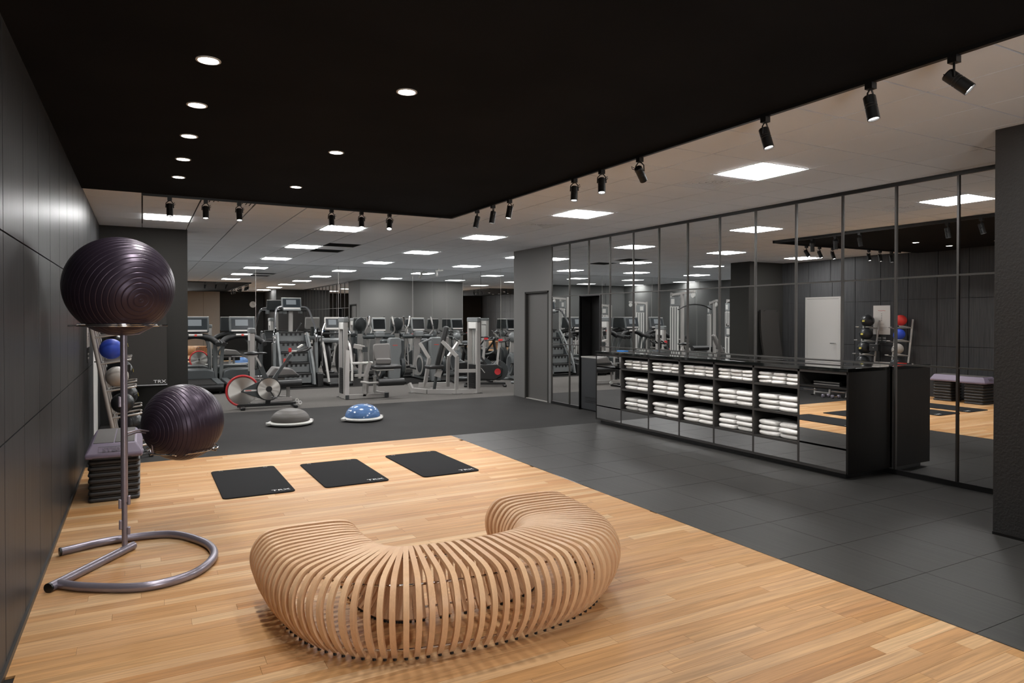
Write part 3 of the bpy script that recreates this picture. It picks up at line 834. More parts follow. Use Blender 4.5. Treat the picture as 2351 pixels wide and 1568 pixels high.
def med_ball(x, y, z, r, m_, lab, stitched):
    t = empty('medicine_ball', (x, y, z), 0, lab, 'ball', 'medicine balls on the racks')
    MB().sphere((0, 0, 0), (r, r, r * .97), 32, 18).build('shell', m_, t)
    if stitched:
        for ax in range(3):
            P_ = []
            for k in range(40):
                a = 2 * PI * k / 40; c_, s_ = math.cos(a) * r * 1.002, math.sin(a) * r * 1.002
                w_ = r * .22 * math.cos(2 * a); sc = math.sqrt(max(0, r * r - w_ * w_)) / r
                P_.append([(w_, c_ * sc, s_ * sc), (c_ * sc, w_, s_ * sc), (c_ * sc, s_ * sc, w_)][ax])
            MB().tube(P_, .0022, 5, True).build('seam', 'blackm', t)
        q = MB(); q.M = Matrix.Rotation(R(-10), 4, 'Y')
        q.rbox((r * .985, -.028, -.045), (r * 1.01, .028, -.005), .004, 2, 0); q.build('weight_patch', 'yellow', t)
    else:
        q = MB(); q.M = Matrix.Rotation(R(20), 4, 'Z') @ Matrix.Rotation(R(-5), 4, 'Y')
        q.lathe([(.045, r * .91), (.045, r * .93), (.0, r * 1.004)], (0, 0, 0), 0, 24); q.build('logo_disc', 'blackball', t)
    return t
for z, m_, nm, r in ((1.53, 'redball', 'smooth red rubber', .115), (1.245, 'blueball', 'smooth blue rubber', .113), (.945, 'greyball', 'smooth pale grey rubber', .113), (.655, 'blackball', 'smooth dark rubber', .113)):
    med_ball(-.35 + .275 - .178 * z, 8.54, z, r, m_, f'{nm} medicine ball on the nearer rack', False)
for z, wd in ((1.54, 'top'), (1.26, 'second'), (.96, 'third'), (.67, 'fourth'), (.33, 'lowest')):
    med_ball(-.35 + .285 - .178 * z, 9.27, z, .137, 'blackball', f'stitched black medicine ball on {wd} shelf of the farther rack', True)
t = empty('speaker_box', (-.17, 8.985, .98), 0, 'small black box with round knob beside the stitched balls', 'speaker')
MB().rbox((-.05, -.10, -.07), (.05, .10, .07), .008).build('case', 'blackm', t)
MB().cyl((.05, 0, 0), (.058, 0, 0), .012, 16).build('knob', 'silver', t)
MB().cyl((-.06, .0, -.04), (-.14, 0, -.05), .008).build('clamp', 'silver', t)
# dumbbells on the floor behind the small ball
def dumbbell(x, y, rz, lab):
    t = empty('dumbbell', (x, y, .055), rz, lab, 'dumbbell')
    t.scale = (.7, .7, .7); t.location.z = .037
    MB().cyl((-.06, 0, 0), (.06, 0, 0), .016, 10).build('handle', 'chrome', t)
    for s_ in (-1, 1):
        MB().lathe([(.03, 0), (.05, .012), (.053, .04), (.05, .065), (.03, .075)], (s_ * .0975 - .0375, 0, 0), 0, 14).build('head', 'lilac', t)
dumbbell(.02, 8.78, 20, 'small silver dumbbell on floor behind the lower ball, nearer one')
dumbbell(.05, 8.98, 8, 'small silver dumbbell on floor behind the lower ball, farther one')
# posters
t = empty('wall_poster', (XL + .002, 9.08, 1.56), 0, 'white framed exercise poster on the black panelled wall between ball racks', 'poster')
MB().box((0, -.19, -.31), (.006, .19, .31)).build('sheet', 'paper', t)
text('TRAINING', 'heading', .035, (.0068, 0, .20), (R(90), 0, R(90)), 'redprint', t)
for k in range(5):
    MB().cyl((.006, 0, .13 - k * .035), (.0072, 0, .13 - k * .035), .008, 10).build('figure_mark', 'darkprint', t)
for k, w_ in enumerate((.06, .13, .10, .04)):
    MB().box((.006, -w_, -.09 - (k > 0) * .04 - k * .03), (.0068, w_, -.085 - (k > 0) * .04 - k * .03)).build('text_line', 'grey', t)
bpy.data.objects.remove([o for o in t.children if o.name.startswith('heading')][0])
MB().tube([(.0068, -.08, .195), (.0068, -.03, .205), (.0068, .02, .197), (.0068, .08, .205)], .004, 5).build('red_script', 'redprint', t)
t = empty('wall_sign', (XL + .002, 9.07, 1.15), 0, 'small dark sign with white dots under the poster', 'sign')
MB().box((0, -.10, -.075), (.006, .10, .075)).build('plate', 'dgrey', t)
for a in (-.05, .05):
    for b in (-.025, .025):
        for c_ in (-1, 0, 1): MB().box((.006, a + c_ * .025 - .009, b - .01), (.0072, a + c_ * .025 + .009, b + .01)).build('mark', 'print', t)

# ------------------------------------------------------------------ mirrored towel counter
ct = empty('towel_counter', (6.015, 6.35, 0), 0, 'long black counter with mirrored fronts and open towel shelves by the mirror wall', 'counter')
cx0, cx1 = 0.0, XM - .014 - 6.015
Y = [8.435 - 6.35] + [y - 6.35 for y in (7.83, 7.23, 6.63, 6.03, 5.43, 4.83)] + [4.27 - 6.35]
zr = [.27, .56, .85]
MB().box((cx0 - .01, Y[7] - .012, 1.05), (cx1, Y[0] + .01, 1.085)).build('worktop', 'glassblk', ct, bevel=.002)
MB().box((cx0 + .0, Y[7], 1.025), (cx0 + .02, Y[0], 1.05)).build('top_rail', 'frame', ct)
MB().box((cx0 + .06, Y[7] + .05, 0), (cx1, Y[0] - .03, .055)).build('plinth', 'black', ct)
MB().box((cx0, Y[7], .055), (cx1, Y[0], .08)).build('base_board', 'frame', ct)
MB().box((cx1 - .012, Y[7], .08), (cx1, Y[0], 1.05)).build('back_board', 'black', ct)
MB().box((cx0, Y[7] - .012, .055), (cx1, Y[7] + .008, 1.05)).build('side_panel', 'cab', ct)
MB().box((cx0, Y[0] - .01, .055), (cx1, Y[0] + .01, 1.05)).build('side_panel', 'cab', ct)
for k in range(1, 7):
    MB().box((cx0, Y[k] - .012, .08), (cx1 - .012, Y[k] + .012, 1.05)).build('divider', 'frame', ct)
for k in range(1, 6):
    for z in zr:
        MB().box((cx0 + .001, Y[k + 1] + .012, z - .011), (cx1 - .012, Y[k] - .012, z + .011)).build('shelf', 'frame', ct)
    MB().box((cx0 + .002, Y[k + 1] + .014, .083), (cx0 + .012, Y[k] - .014, .257)).build('mirror_drawer', 'mirror', ct, smooth=False)
for (z0, z1) in ((.083, .262), (.278, .845), (.862, 1.022)):
    MB().box((cx0 + .002, Y[1] + .014, z0), (cx0 + .012, Y[0] - .012, z1)).build('mirror_door', 'mirror', ct, smooth=False)
MB().box((cx0 + .002, Y[7] + .012, .083), (cx0 + .012, Y[6] - .014, .285)).build('mirror_drawer', 'mirror', ct, smooth=False)
dr = MB().box((cx0 + .002, Y[7] + .012, .303), (cx0 + .012, Y[6] - .014, .868)).build('mirror_door', 'mirror', ct, smooth=False)
for yy in (Y[6] - .14, Y[7] + .10):
    MB().box((cx0 - .012, yy - .07, .845), (cx0 + .004, yy + .07, .853)).build('handle', 'chrome', dr)
MB().box((cx0 + .001, Y[7] + .008, .875), (cx1 - .012, Y[6] - .012, .893)).build('shelf', 'black', ct)
t = empty('media_player', (6.02 + .10, 4.60, .893), 0, 'flat dark media player on the black shelf at the counter end', 'player')
MB().rbox((0.0, -.17, .004), (.26, .13, .040), .006).build('case', 'blackm', t)
MB().box((-.002, -.17, .004), (.0, .13, .010)).build('trim_strip', 'silver', t)
MB().box((-.002, -.17, .030), (.0, .13, .033)).build('trim_strip', 'silver', t)
t = empty('blue_booklet', (6.35, 8.23, 1.0855), 10, 'small blue booklet lying on the far end of the counter', 'booklet')
MB().box((-.05, -.07, 0), (.05, .07, .008)).build('cover', 'blueitem', t)
MB().box((-.048, -.068, .002), (.052, .068, .006)).build('pages', 'paper', t)

# towels
def towel_mesh(a, b, c, seed):
    r_ = random.Random(seed); m_ = MB(); n = 28
    ph = [r_.uniform(0, 6) for _ in range(5)]
    def sp(v, e): return math.copysign(abs(v) ** e, v)
    rows = [(-90, 0), (-90, .5), (-90, 1), (-60, 1), (-28, 1), (0, 1), (28, 1), (60, 1), (90, 1), (90, .8), (90, .5), (90, 0)]
    vs = []
    for (fd, sc) in rows:
        f = R(fd)
        for j in range(n):
            t = 2 * PI * j / n
            ct, st_ = sp(math.cos(t), .30), sp(math.sin(t), .30)
            k_ = c * (1 - math.cos(f))
            x = ct * (a - k_) * sc; y = st_ * (b - k_) * sc; z = c * math.sin(f)
            if abs(fd) < 20 and abs(st_) > .9: y -= math.copysign(.006, y)      # crease between the folded layers at the sides
            if sc == 1: x += .0035 * math.sin(y * 34 + ph[0] + fd * .02); y += .003 * math.sin(x * 30 + ph[1])
            if fd > 0: z += c * (.10 * math.sin(x * 17 + ph[2]) * math.cos(y * 15 + ph[3]) + .09 * math.sin(y * 30 + ph[4]))
            vs.append((x, y, max(z, -c) + c))
    fs = [(i * n + j, i * n + (j + 1) % n, (i + 1) * n + (j + 1) % n, (i + 1) * n + j) for i in range(len(rows) - 1) for j in range(n)]
    return m_.add(vs, fs).mesh('towel', 'towel', True, 80)
sm = [towel_mesh(.155, .090, .0188, k) for k in range(4)]
bg = [towel_mesh(.175, .134, .0260, 20 + k) for k in range(5)]
bayw = ['first', 'second', 'third', 'fourth', 'fifth']
for b_ in range(5):
    yc = 6.35 + (Y[b_ + 1] + Y[b_ + 2]) / 2
    for row, z in (('top shelf', .861), ('middle shelf', .571), ('bottom shelf', .281)):
        small = row == 'top shelf'
        npile = 3 if small else 2
        for p_ in range(npile):
            pn = (['left', 'middle', 'right'] if small else ['left', 'right'])[p_]
            step = .19 if small else .278
            yy0 = yc + (step if small else step / 2) - p_ * step + rnd.uniform(-.004, .004) - (.0 if small else .0)
            for lv in range(3):
                th_ = (.043 if small else .0595)
                me = rnd.choice(sm if small else bg)
                dx = .165 if small else .18
                o = place(me, 'folded_towel', (6.015 + dx + .012 + rnd.uniform(-.004, .026), min(max(yy0 + rnd.uniform(-.004, .004), yc - (.19 if small else .147)), yc + (.19 if small else .147)), z + .001 + lv * th_ * .985), None, (R(rnd.uniform(-.4, .4)), 0, R(rnd.uniform(-1.5, 1.5))))
                o['label'] = f"{['bottom', 'middle', 'top'][lv]} white folded towel, {pn} pile, {row}, {bayw[b_]} open bay from the grey door"
                o['category'] = 'towel'; o['group'] = 'folded white towels in the counter'

# water cooler in the recess
t = empty('water_cooler', (XM + .01, 9.56, 0), 0, 'graphite water cooler standing in the black recess of the mirror wall', 'water cooler')
MB().box((.0, -.275, .02), (.26, .275, .90)).build('cabinet', 'cooler', t, bevel=.004)
MB().box((-.004, -.28, .90), (.262, .28, .925)).build('top', 'silver', t, bevel=.003)
MB().box((.02, -.26, 0), (.25, .26, .02)).build('plinth', 'black', t)
for k in range(4): MB().box((-.003, -.24, .14 + k * .028), (.001, .16, .15 + k * .028)).build('vent_slot', 'black', t)
MB().box((.22, -.28, .925), (.27, .28, 1.95)).build('back_panel', 'black', t)

# ------------------------------------------------------------------ half-ball trainers
def half_ball(x, y, m_, lab, r=.31, h=.235):
    t = empty('half_ball_trainer', (x, y, 0), 10, lab, 'balance trainer')
    MB().lathe([(.0, .012), (r - .02, .012), (r + .005, .022), (r + .01, .040), (r - .02, .058), (.0, .058)], n=40).build('base_disc', 'white', t)
    MB().lathe([(r - .03, 0), (r - .02, .012), (.0, .012)], n=32).build('underside', 'blackm', t)
    pf = [(r - .045, .055)] + [((r - .03) * math.cos(R(a)) ** .8, .055 + (h - .055) * math.sin(R(a))) for a in range(4, 90, 6)] + [(0, h)]
    MB().lathe(pf, n=40).build('dome', m_, t)
    for k in range(1, 5):
        a = R(k * 18 + 5)
        rr = (r - .03) * math.cos(a) ** .8; z = .055 + (h - .055) * math.sin(a)
        MB().tube([(rr * math.cos(q * PI / 20), rr * math.sin(q * PI / 20), z) for q in range(40)], .0018, 5, True).build('rib', m_, t)
    for s_ in (-1, 1):
        MB().rbox((s_ * (r + .012) - .03, -.05, .018), (s_ * (r + .012) + .02, .05, .055), .01).build('grip', 'white', t)
        MB().rbox((s_ * (r + .012) - .01, -.035, .03), (s_ * (r + .012) + .022, .035, .042), .004).build('grip_slot', 'black', t)
    return t
half_ball(1.93, 10.48, 'bosug', 'grey half-ball balance trainer in front of the red-rimmed bike')
half_ball(3.00, 10.40, 'bosu', 'glossy blue half-ball balance trainer on the charcoal floor', .30, .25)

# ------------------------------------------------------------------ gym machines (local axes: user faces +y)
def console(t, y, z, w_, h, tilt, name='console', cm='dgrey', sm_='screen'):
    q = Matrix.Translation((0, y, z)) @ Matrix.Rotation(R(tilt), 4, 'X')
    m_ = MB(); m_.M = q; m_.rbox((-w_ / 2, -.03, -h / 2), (w_ / 2, .045, h / 2), .035, 4, 1); c_ = m_.build(name, cm, t)
    m_ = MB(); m_.M = q; m_.box((-w_ * .43, -.034, -h * .32), (w_ * .43, -.029, h * .38)); m_.build('screen', sm_, c_)
    if sm_ == 'screen':
        m_ = MB(); m_.M = q; m_.box((-w_ * .27, -.0355, -h * .10), (w_ * .22, -.0338, h * .30)); m_.build('screen_picture', 'picture', c_)
    m_ = MB(); m_.M = q; m_.box((-w_ * .42, -.034, -h * .46), (w_ * .42, -.0295, -h * .37)); m_.build('button_strip', 'silver', c_)
    m_ = MB(); m_.M = q; m_.rbox((-w_ * .5, -.02, h * .47), (w_ * .5, .03, h * .515), .008, 2, 1); m_.build('top_trim', 'silver', c_)
    return c_

def treadmill(x, y, lab):
    t = empty('treadmill', (x, y, 0), 0, lab, 'treadmill', 'treadmills facing the far mirror')
    MB().rbox((-.46, -1.0, .05), (.46, .75, .20), .04).build('deck', 'black', t)
    MB().box((-.30, -1.03, .185), (.30, .45, .212)).build('running_belt', 'rubber', t, bevel=.01)
    MB().cyl((-.44, -1.02, .14), (.44, -1.02, .14), .055, 16).build('rear_roller', 'black', t)
    for s_ in (-1, 1):
        MB().rbox((s_ * .46, -1.0, .19), (s_ * .32, .5, .225), .012).build('side_rail', 'dgrey', t)
        MB().tube(smooth_path([(s_ * .43, .62, .05), (s_ * .43, .60, .40), (s_ * .42, .50, .85), (s_ * .39, .40, 1.03)], 5), .042, 10).build('upright', 'grey', t)
        MB().tube(smooth_path([(s_ * .44, .38, 1.05), (s_ * .44, .20, 1.03), (s_ * .43, -.02, 1.0)], 4), [.05] * 9, 12).build('side_grip', 'blackm', t)
        MB().cyl((s_ * .38, -.95, 0), (s_ * .38, -.95, .06), .03, 10).build('foot', 'black', t)
        MB().cyl((s_ * .38, .65, 0), (s_ * .38, .65, .06), .03, 10).build('foot', 'black', t)
    MB().prism([(-.42, .20), (.42, .20), (.38, .38), (.25, .42), (-.25, .42), (-.38, .38)], .42, 1.0, 1).build('motor_hood', 'dgrey', t, bevel=.02)
    MB().tube(smooth_path([(-.44, .40, 1.02), (-.30, .42, 1.13), (0, .44, 1.19), (.30, .42, 1.13), (.44, .40, 1.02)], 6), [.07] * 25, 12).build('console_arch', 'blackm', t)
    MB().tube([(-.14, .36, 1.2), (.14, .36, 1.2)], .03, 10).build('pulse_bar', 'silver', t)
    MB().cbox((0, .36, 1.2), (.05, .07, .045)).build('stop_key', 'redprint', t)
    MB().cyl((0, .46, 1.15), (0, .46, 1.3), .05, 12).build('console_neck', 'black', t)
    console(t, .42, 1.44, .56, .36, -12)
    return t
treadmill(1.05, 16.45, 'black treadmill with dim screen, partly hidden behind the charcoal column')
treadmill(2.03, 16.42, 'black treadmill with dim screen, behind the red-rimmed spin bike')
treadmill(.02, 16.45, 'black treadmill behind the charcoal column, seen in the mirror wall')
treadmill(-1.0, 16.45, 'black treadmill next to white shrouded weight towers, seen only in mirrors')

def stair_climber(x, y, lab):
    t = empty('stair_climber', (x, y, 0), 0, lab, 'stair climber')
    for s_ in (-1, 1):
        a, b = s_ * .36, s_ * .30
        MB().prism([(-.62, .06), (.55, .06), (.62, 1.0), (.45, 1.20), (.15, 1.18), (-.30, .62), (-.55, .30)], a, b, 0).build('side_panel', 'dgrey', t, bevel=.02)
        MB().tube(smooth_path([(s_ * .365, -.62, .06), (s_ * .365, -.50, .42), (s_ * .36, -.20, .86), (s_ * .335, .12, 1.24)], 6), .028, 8).build('side_trim', 'grey', t)
        MB().cyl((s_ * .47, -.35, .04), (s_ * .47, -.28, 1.05), .035, 12).build('upright', 'grey', t)
        MB().tube(smooth_path([(s_ * .47, -.28, 1.03), (s_ * .46, -.26, 1.22), (s_ * .44, -.15, 1.45), (s_ * .36, .10, 1.80), (s_ * .20, .22, 1.86)], 6), [.045] * 7 + [.024] * 18, 10).build('handrail', 'chrome', t)
        MB().tube([(s_ * .47, -.28, 1.20), (s_ * .47, -.45, 1.36)], .018, 8).build('grab_handle', 'black', t)
        MB().rbox((s_ * .56, -.62, 0), (s_ * .42, -.30, .32), .03).build('foot_housing', 'blackm', t)
        MB().cyl((s_ * .22, .30, 1.70), (s_ * .22, .30, 1.80), .05, 14).build('cup_holder', 'grey', t)
    # steps
    for k in range(5):
        y0 = -.55 + k * .20; z0 = .10 + k * .235
        MB().box((-.295, y0, z0), (.295, y0 + .02, z0 + .20)).build('step_riser_panel', 'grey', t, bevel=.003)
        MB().box((-.295, y0 - .03, z0 + .195), (.295, y0 + .20, z0 + .225)).build('step_tread', 'blackm', t, bevel=.005)
        pad = MB()
        for q in range(5): pad.box((-.24 + q * .105, y0 - .006, z0 + .13), (-.19 + q * .105, y0 + .001, z0 + .185))
        tag(pad.build('riser_slots', 'black', t), kind='stuff').name = 'riser_slot_row'
    MB().box((-.40, .15, 0), (.40, .62, 1.0)).build('rear_housing', 'black', t, bevel=.03)
    MB().rbox((-.46, -.60, 0), (.46, .60, .06), .03).build('base', 'black', t)
    MB().cyl((0, .35, .9), (0, .30, 1.75), .05, 14).build('console_post', 'silver', t)
    MB().tube([(-.36, .25, 1.78), (.36, .25, 1.78)], .03, 10).build('cross_bar', 'blackm', t)
    console(t, .22, 1.93, .46, .28, -12)
    MB().box((-.20, .10, 1.76), (.20, .24, 1.81)).build('shelf_tray', 'grey', t, bevel=.01)
    return t
stair_climber(3.12, 16.55, 'tall grey stair climber machine with screen, stepped grey treads and silver rails')

def elliptical(x, y, rz, lab, scm='scroff'):
    t = empty('elliptical_trainer', (x, y, 0), rz, lab, 'elliptical trainer', 'grey elliptical trainers')
    MB().rbox((-.30, -.62, 0), (.30, -.50, .06), .02).build('rear_foot', 'black', t)
    MB().rbox((-.30, .95, 0), (.30, 1.07, .06), .02).build('front_foot', 'black', t)
    MB().bar((0, -.6, .07), (0, 1.0, .07), .12, .07).build('base_beam', 'grey', t)
    sh = [(-.13, .02), (.13, .02), (.15, .35), (.125, .62), (.17, .78), (.16, 1.06), (.12, 1.12), (-.12, 1.12), (-.16, 1.06), (-.17, .78), (-.125, .62), (-.15, .35)]
    MB().prism(sh, -.66, -.50, 1).build('rear_shroud', 'grey', t, bevel=.03)
    MB().box((-.06, -.668, .93), (.06, -.658, .945)).build('red_label', 'redprint', t)
    for s_ in (-1, 1):
        MB().lathe([(.0, 0), (.26, 0), (.29, .02), (.29, .09), (.25, .12), (.0, .12)], (s_ * .24 - .06, -.30, .42), 0, 28).build('side_disc', 'dgrey', t)
        MB().lathe([(.19, 0), (.25, 0), (.25, .006), (.19, .006)], (s_ * .31 - .003, -.30, .42), 0, 28, True).build('disc_ring', 'silver', t)
        MB().rbox((s_ * .12, -.52, .55), (s_ * .29, -.32, 1.07), .05).build('disc_cover', 'dgrey', t)
        MB().rbox((s_ * .12, .05, .28), (s_ * .28, .50, .34), .03).build('foot_plate', 'blackm', t)
        MB().bar((s_ * .20, -.28, .30), (s_ * .20, .62, .32), .04, .05).build('pedal_arm', 'silver', t)
        MB().tube(smooth_path([(s_ * .22, .75, .35), (s_ * .25, .72, .75), (s_ * .30, .66, 1.10), (s_ * .38, .52, 1.25), (s_ * .33, .42, 1.42), (s_ * .29, .45, 1.62)], 5), .019, 8).build('swing_arm', 'silver', t)
        MB().cyl((s_ * .335, .42, 1.38), (s_ * .288, .46, 1.64), .024, 8).build('grip', 'chrome', t)
        MB().rbox((s_ * .10, .56, 1.06), (s_ * .42, .68, 1.17), .05, 3, 0).build('arm_boss', 'dgrey', t)
    MB().bar((0, .80, .05), (0, .66, 1.15), .14, .10).build('front_mast', 'silver', t)
    MB().rbox((-.13, .50, 1.10), (.13, .66, 1.25), .05).build('control_pod', 'grey', t)
    MB().cyl((0, .62, 1.15), (0, .66, 1.40), .07, 12).build('console_neck', 'dgrey', t)
    console(t, .62, 1.42, .36, .36, -12, 'console', 'grey', scm)
    m_ = MB(); m_.M = Matrix.Translation((0, .74, 1.42)) @ Matrix.Rotation(R(-12), 4, 'X')
    m_.sphere((0, 0, 0), (.17, .09, .19), 20, 12); m_.build('console_back', 'dgrey', t)
    return t
elliptical(5.32, 16.35, 0, 'grey elliptical trainer with tall rear shroud, nearer the leg extension machine')
elliptical(6.38, 16.35, 0, 'grey elliptical trainer with tall rear shroud, nearer the leg press machine')
# arc style trainer left of them
def arc_trainer(x, y, lab):
    t = empty('arc_trainer', (x, y, 0), 0, lab, 'cross trainer')
    MB().rbox((-.28, -.6, 0), (.28, .85, .08), .03).build('base', 'black', t)
    for s_ in (-1, 1):
        MB().lathe([(.0, 0), (.36, 0), (.39, .03), (.39, .07), (.0, .10)], (s_ * .17 - .05, .15, .60), 0, 28).build('flywheel_cover', 'blackm', t)
        MB().tube(smooth_path([(s_ * .27, -.50, .10), (s_ * .30, -.35, .55), (s_ * .31, -.1, .95), (s_ * .28, .2, 1.08)], 6), .03, 8).build('frame_rail', 'silver', t)
        MB().rbox((s_ * .12, -.45, .30), (s_ * .28, -.10, .35), .03).build('foot_plate', 'black', t)
        MB().tube(smooth_path([(s_ * .30, .05, .45), (s_ * .32, -.02, .90), (s_ * .34, -.08, 1.20), (s_ * .24, .02, 1.45)], 6), .018, 8).build('swing_arm', 'chrome', t)
    MB().rbox((-.30, -.05, 1.0), (.30, .45, 1.10), .06).build('top_cover', 'grey', t)
    MB().cyl((0, .30, 1.05), (0, .34, 1.35), .05, 12).build('console_neck', 'dgrey', t)
    console(t, .28, 1.45, .38, .32, -12, 'console', 'silver', 'screen')
    MB().tube([(-.24, .18, 1.22), (.24, .18, 1.22)], .022, 8).build('handlebar', 'black', t)
    return t
arc_trainer(4.08, 16.45, 'black sided cross trainer with small screen, beside the tall stair climber')

# ---- indoor cycle with red wheel guard, riding direction +x
t = empty('spin_bike', (1.90, 12.66, 0), -3, 'indoor cycle with bare metal discs and red wheel guard, near the black floor edge', 'exercise bike')
WC = (-.37, .315)
MB().lathe([(.0, -.006), (.235, -.006), (.24, 0), (.235, .006), (.0, .006)], (WC[0], 0, WC[1]), 1, 48).build('flywheel', 'alu', t)
MB().lathe([(.0, -.03), (.025, -.03), (.03, -.01), (.03, .01), (.025, .03), (0, .03)], (WC[0], 0, WC[1]), 1, 16).build('hub', 'chrome', t)
P_ = [(WC[0] + .262 * math.cos(R(a)), 0, WC[1] + .262 * math.sin(R(a))) for a in range(28, 292, 6)]
MB().tube(P_, .018, 10).build('wheel_guard', 'red', t)
MB().lathe([(.0, -.012), (.20, -.012), (.20, .004), (.0, .004)], (.06, -.06, .335), 1, 44).build('drive_disc', 'alu', t)
MB().lathe([(.19, -.022), (.205, -.022), (.205, .006), (.19, .006)], (.06, -.06, .335), 1, 44, True).build('disc_rim', 'blackm', t)
MB().lathe([(.0, -.03), (.05, -.03), (.055, .0), (.0, .0)], (.06, -.07, .335), 1, 12).build('spider', 'black', t)
MB().prism([(-.40, .30), (-.36, .345), (-.05, .50), (.08, .53), (.2, .48), (.14, .16), (-.02, .14), (-.36, .29)], -.045, -.012, 1).build('chain_guard', 'dgrey', t, bevel=.006)
MB().box((-.35, -.048, .305), (-.12, -.044, .335)).build('guard_label', 'paper', t)
MB().box((-.33, -.050, .314), (-.23, -.0475, .326)).build('label_print', 'redprint', t)
MB().bar((-.07, 0, .75), (.03, 0, .47), .045, .07, (1, 0, 0)).build('seat_tube', 'dgrey', t)
MB().bar((.10, 0, .44), (.44, 0, .93), .05, .09, (0, 1, 0)).build('front_tube', 'dgrey', t)
MB().box((.315, -.028, .74), (.35, .028, .86)).build('tube_mark', 'redprint', t)
MB().prism([(.0, .50), (.03, .56), (.12, .50), (.22, .56), (.2, .40), (.05, .40)], -.025, .025, 1).build('frame_gusset', 'dgrey', t, bevel=.006)
MB().bar((-.16, 0, .93), (-.06, 0, .73), .03, .045, (0, 1, 0)).build('seat_post', 'silver', t)
MB().bar((-.30, 0, .935), (-.12, 0, .925), .03, .025).build('seat_slider', 'silver', t)
sd = MB(); sd.sphere((-.22, 0, .965), (.13, .085, .035), 20, 10); sd.sphere((-.08, 0, .965), (.12, .035, .022), 16, 8); sd.build('saddle', 'black', t)
MB().cyl((-.12, 0, .70), (-.17, -.0, .69), .02, 10).build('adjust_knob', 'black', t)
MB().cyl((.40, 0, .80), (.45, 0, .79), .022, 10).build('adjust_knob', 'black', t)
MB().tube(smooth_path([(.42, 0, .93), (.46, 0, .985), (.55, 0, .985)], 4), .02, 8).build('handlebar_stem', 'silver', t)
for s_ in (-1, 1):
    MB().tube(smooth_path([(.55, 0, .985), (.57, s_ * .10, .985), (.60, s_ * .20, .99), (.68, s_ * .21, 1.01), (.76, s_ * .20, 1.06)], 5), .017, 8).build('handlebar', 'blackm', t)
    MB().tube(smooth_path([(.55, s_ * .04, .985), (.66, s_ * .05, 1.0), (.73, s_ * .05, 1.05)], 5), .016, 8).build('aero_bar', 'blackm', t)
MB().rbox((.40, -.03, .975), (.45, .03, 1.05), .01).build('bottle_clip', 'red', t)
m_ = MB(); m_.M = Matrix.Translation((.60, 0, 1.075)) @ Matrix.Rotation(R(-35), 4, 'Y'); m_.rbox((-.055, -.05, -.014), (.055, .05, .014), .01); m_.build('display', 'white', t)
for s_ in (-1, 1):
    a = Vector((.06, s_ * .09, .335)); b = a + Vector((s_ * -.085, 0, s_ * .15))
    c_ = MB().bar(a, b, .018, .028, (0, 1, 0)).build('crank_arm', 'blackm', t)
    MB().rbox((b.x - .05, b.y + s_ * .01 - .04, b.z - .015), (b.x + .05, b.y + s_ * .01 + .04, b.z + .015), .01).build('pedal', 'chrome', t)
MB().bar((-.46, 0, .055), (.52, 0, .055), .06, .05).build('base_rail', 'black', t)
MB().bar((.04, 0, .07), (.06, 0, .16), .06, .08, (1, 0, 0)).build('base_post', 'black', t)
MB().rbox((-.42, -.26, .0), (-.34, .26, .05), .02).build('rear_stabiliser', 'black', t)
MB().rbox((.46, -.26, .0), (.53, .26, .05), .02).build('front_stabiliser', 'black', t)
for s_ in (-1, 1):
    MB().lathe([(.015, -.012), (.034, -.012), (.034, .012), (.015, .012)], (.57, s_ * .19, .085), 1, 18, True).build('transport_wheel', 'white', t)
    MB().bar((.50, s_ * .19, .05), (.57, s_ * .19, .085), .02, .015).build('wheel_bracket', 'silver', t)

def spin_bike2(x, y, rz, lab):
    """black bike with side cover and red disc"""
    t = empty('spin_bike', (x, y, 0), rz, lab, 'exercise bike')
    MB().prism([(-.45, .30), (-.30, .18), (.25, .14), (.42, .24), (.44, .42), (.30, .52), (-.30, .50)], -.08, .02, 1).build('chain_cover', 'black', t, bevel=.02)
    MB().lathe([(.02, -.09), (.07, -.095), (.075, -.08), (.0, -.08)], (.32, 0, .34), 1, 24).build('red_disc', 'red', t)
    MB().lathe([(0, -.03), (.23, -.03), (.23, .03), (0, .03)], (.34, .06, .36), 1, 30).build('flywheel', 'dgrey', t)
    MB().bar((.10, 0, .45), (-.22, 0, .88), .05, .07, (0, 1, 0)).build('seat_tube', 'blackm', t)
    MB().bar((.30, 0, .42), (.36, 0, 1.02), .05, .07, (0, 1, 0)).build('handlebar_post', 'silver', t)
    MB().tube(smooth_path([(-.28, 0, .55), (-.05, 0, .42), (.15, 0, .42), (.36, 0, .62)], 5), .035, 10).build('frame_tube', 'grey', t)
    sd = MB(); sd.sphere((-.26, 0, .93), (.12, .08, .035), 18, 8); sd.sphere((-.13, 0, .93), (.11, .035, .022), 14, 8); sd.build('saddle', 'black', t)
    for s_ in (-1, 1):
        MB().tube(smooth_path([(.36, 0, 1.03), (.38, s_ * .16, 1.04), (.52, s_ * .2, 1.06), (.60, s_ * .2, 1.12)], 4), .017, 8).build('handlebar', 'black', t)
        a = Vector((.02, s_ * .10, .32)); b = a + Vector((s_ * .1, 0, -s_ * .13))
        MB().bar(a, b, .018, .025, (0, 1, 0)).build('crank_arm', 'silver', t)
        MB().rbox((b.x - .05, b.y - .03, b.z - .012), (b.x + .05, b.y + .05, b.z + .012), .01).build('pedal', 'blackm', t)
    MB().rbox((.34, -.03, 1.05), (.44, .03, 1.10), .01).build('bottle_grip', 'red', t)
    MB().bar((-.42, 0, .06), (.50, 0, .06), .07, .05).build('base_rail', 'black', t)
    for xx in (-.42, .48): MB().rbox((xx - .04, -.26, 0), (xx + .04, .26, .05), .02).build('stabiliser', 'black', t)
    return t
spin_bike2(7.0, 14.3, -25, 'black spin bike with red disc, closest to the grey pier')
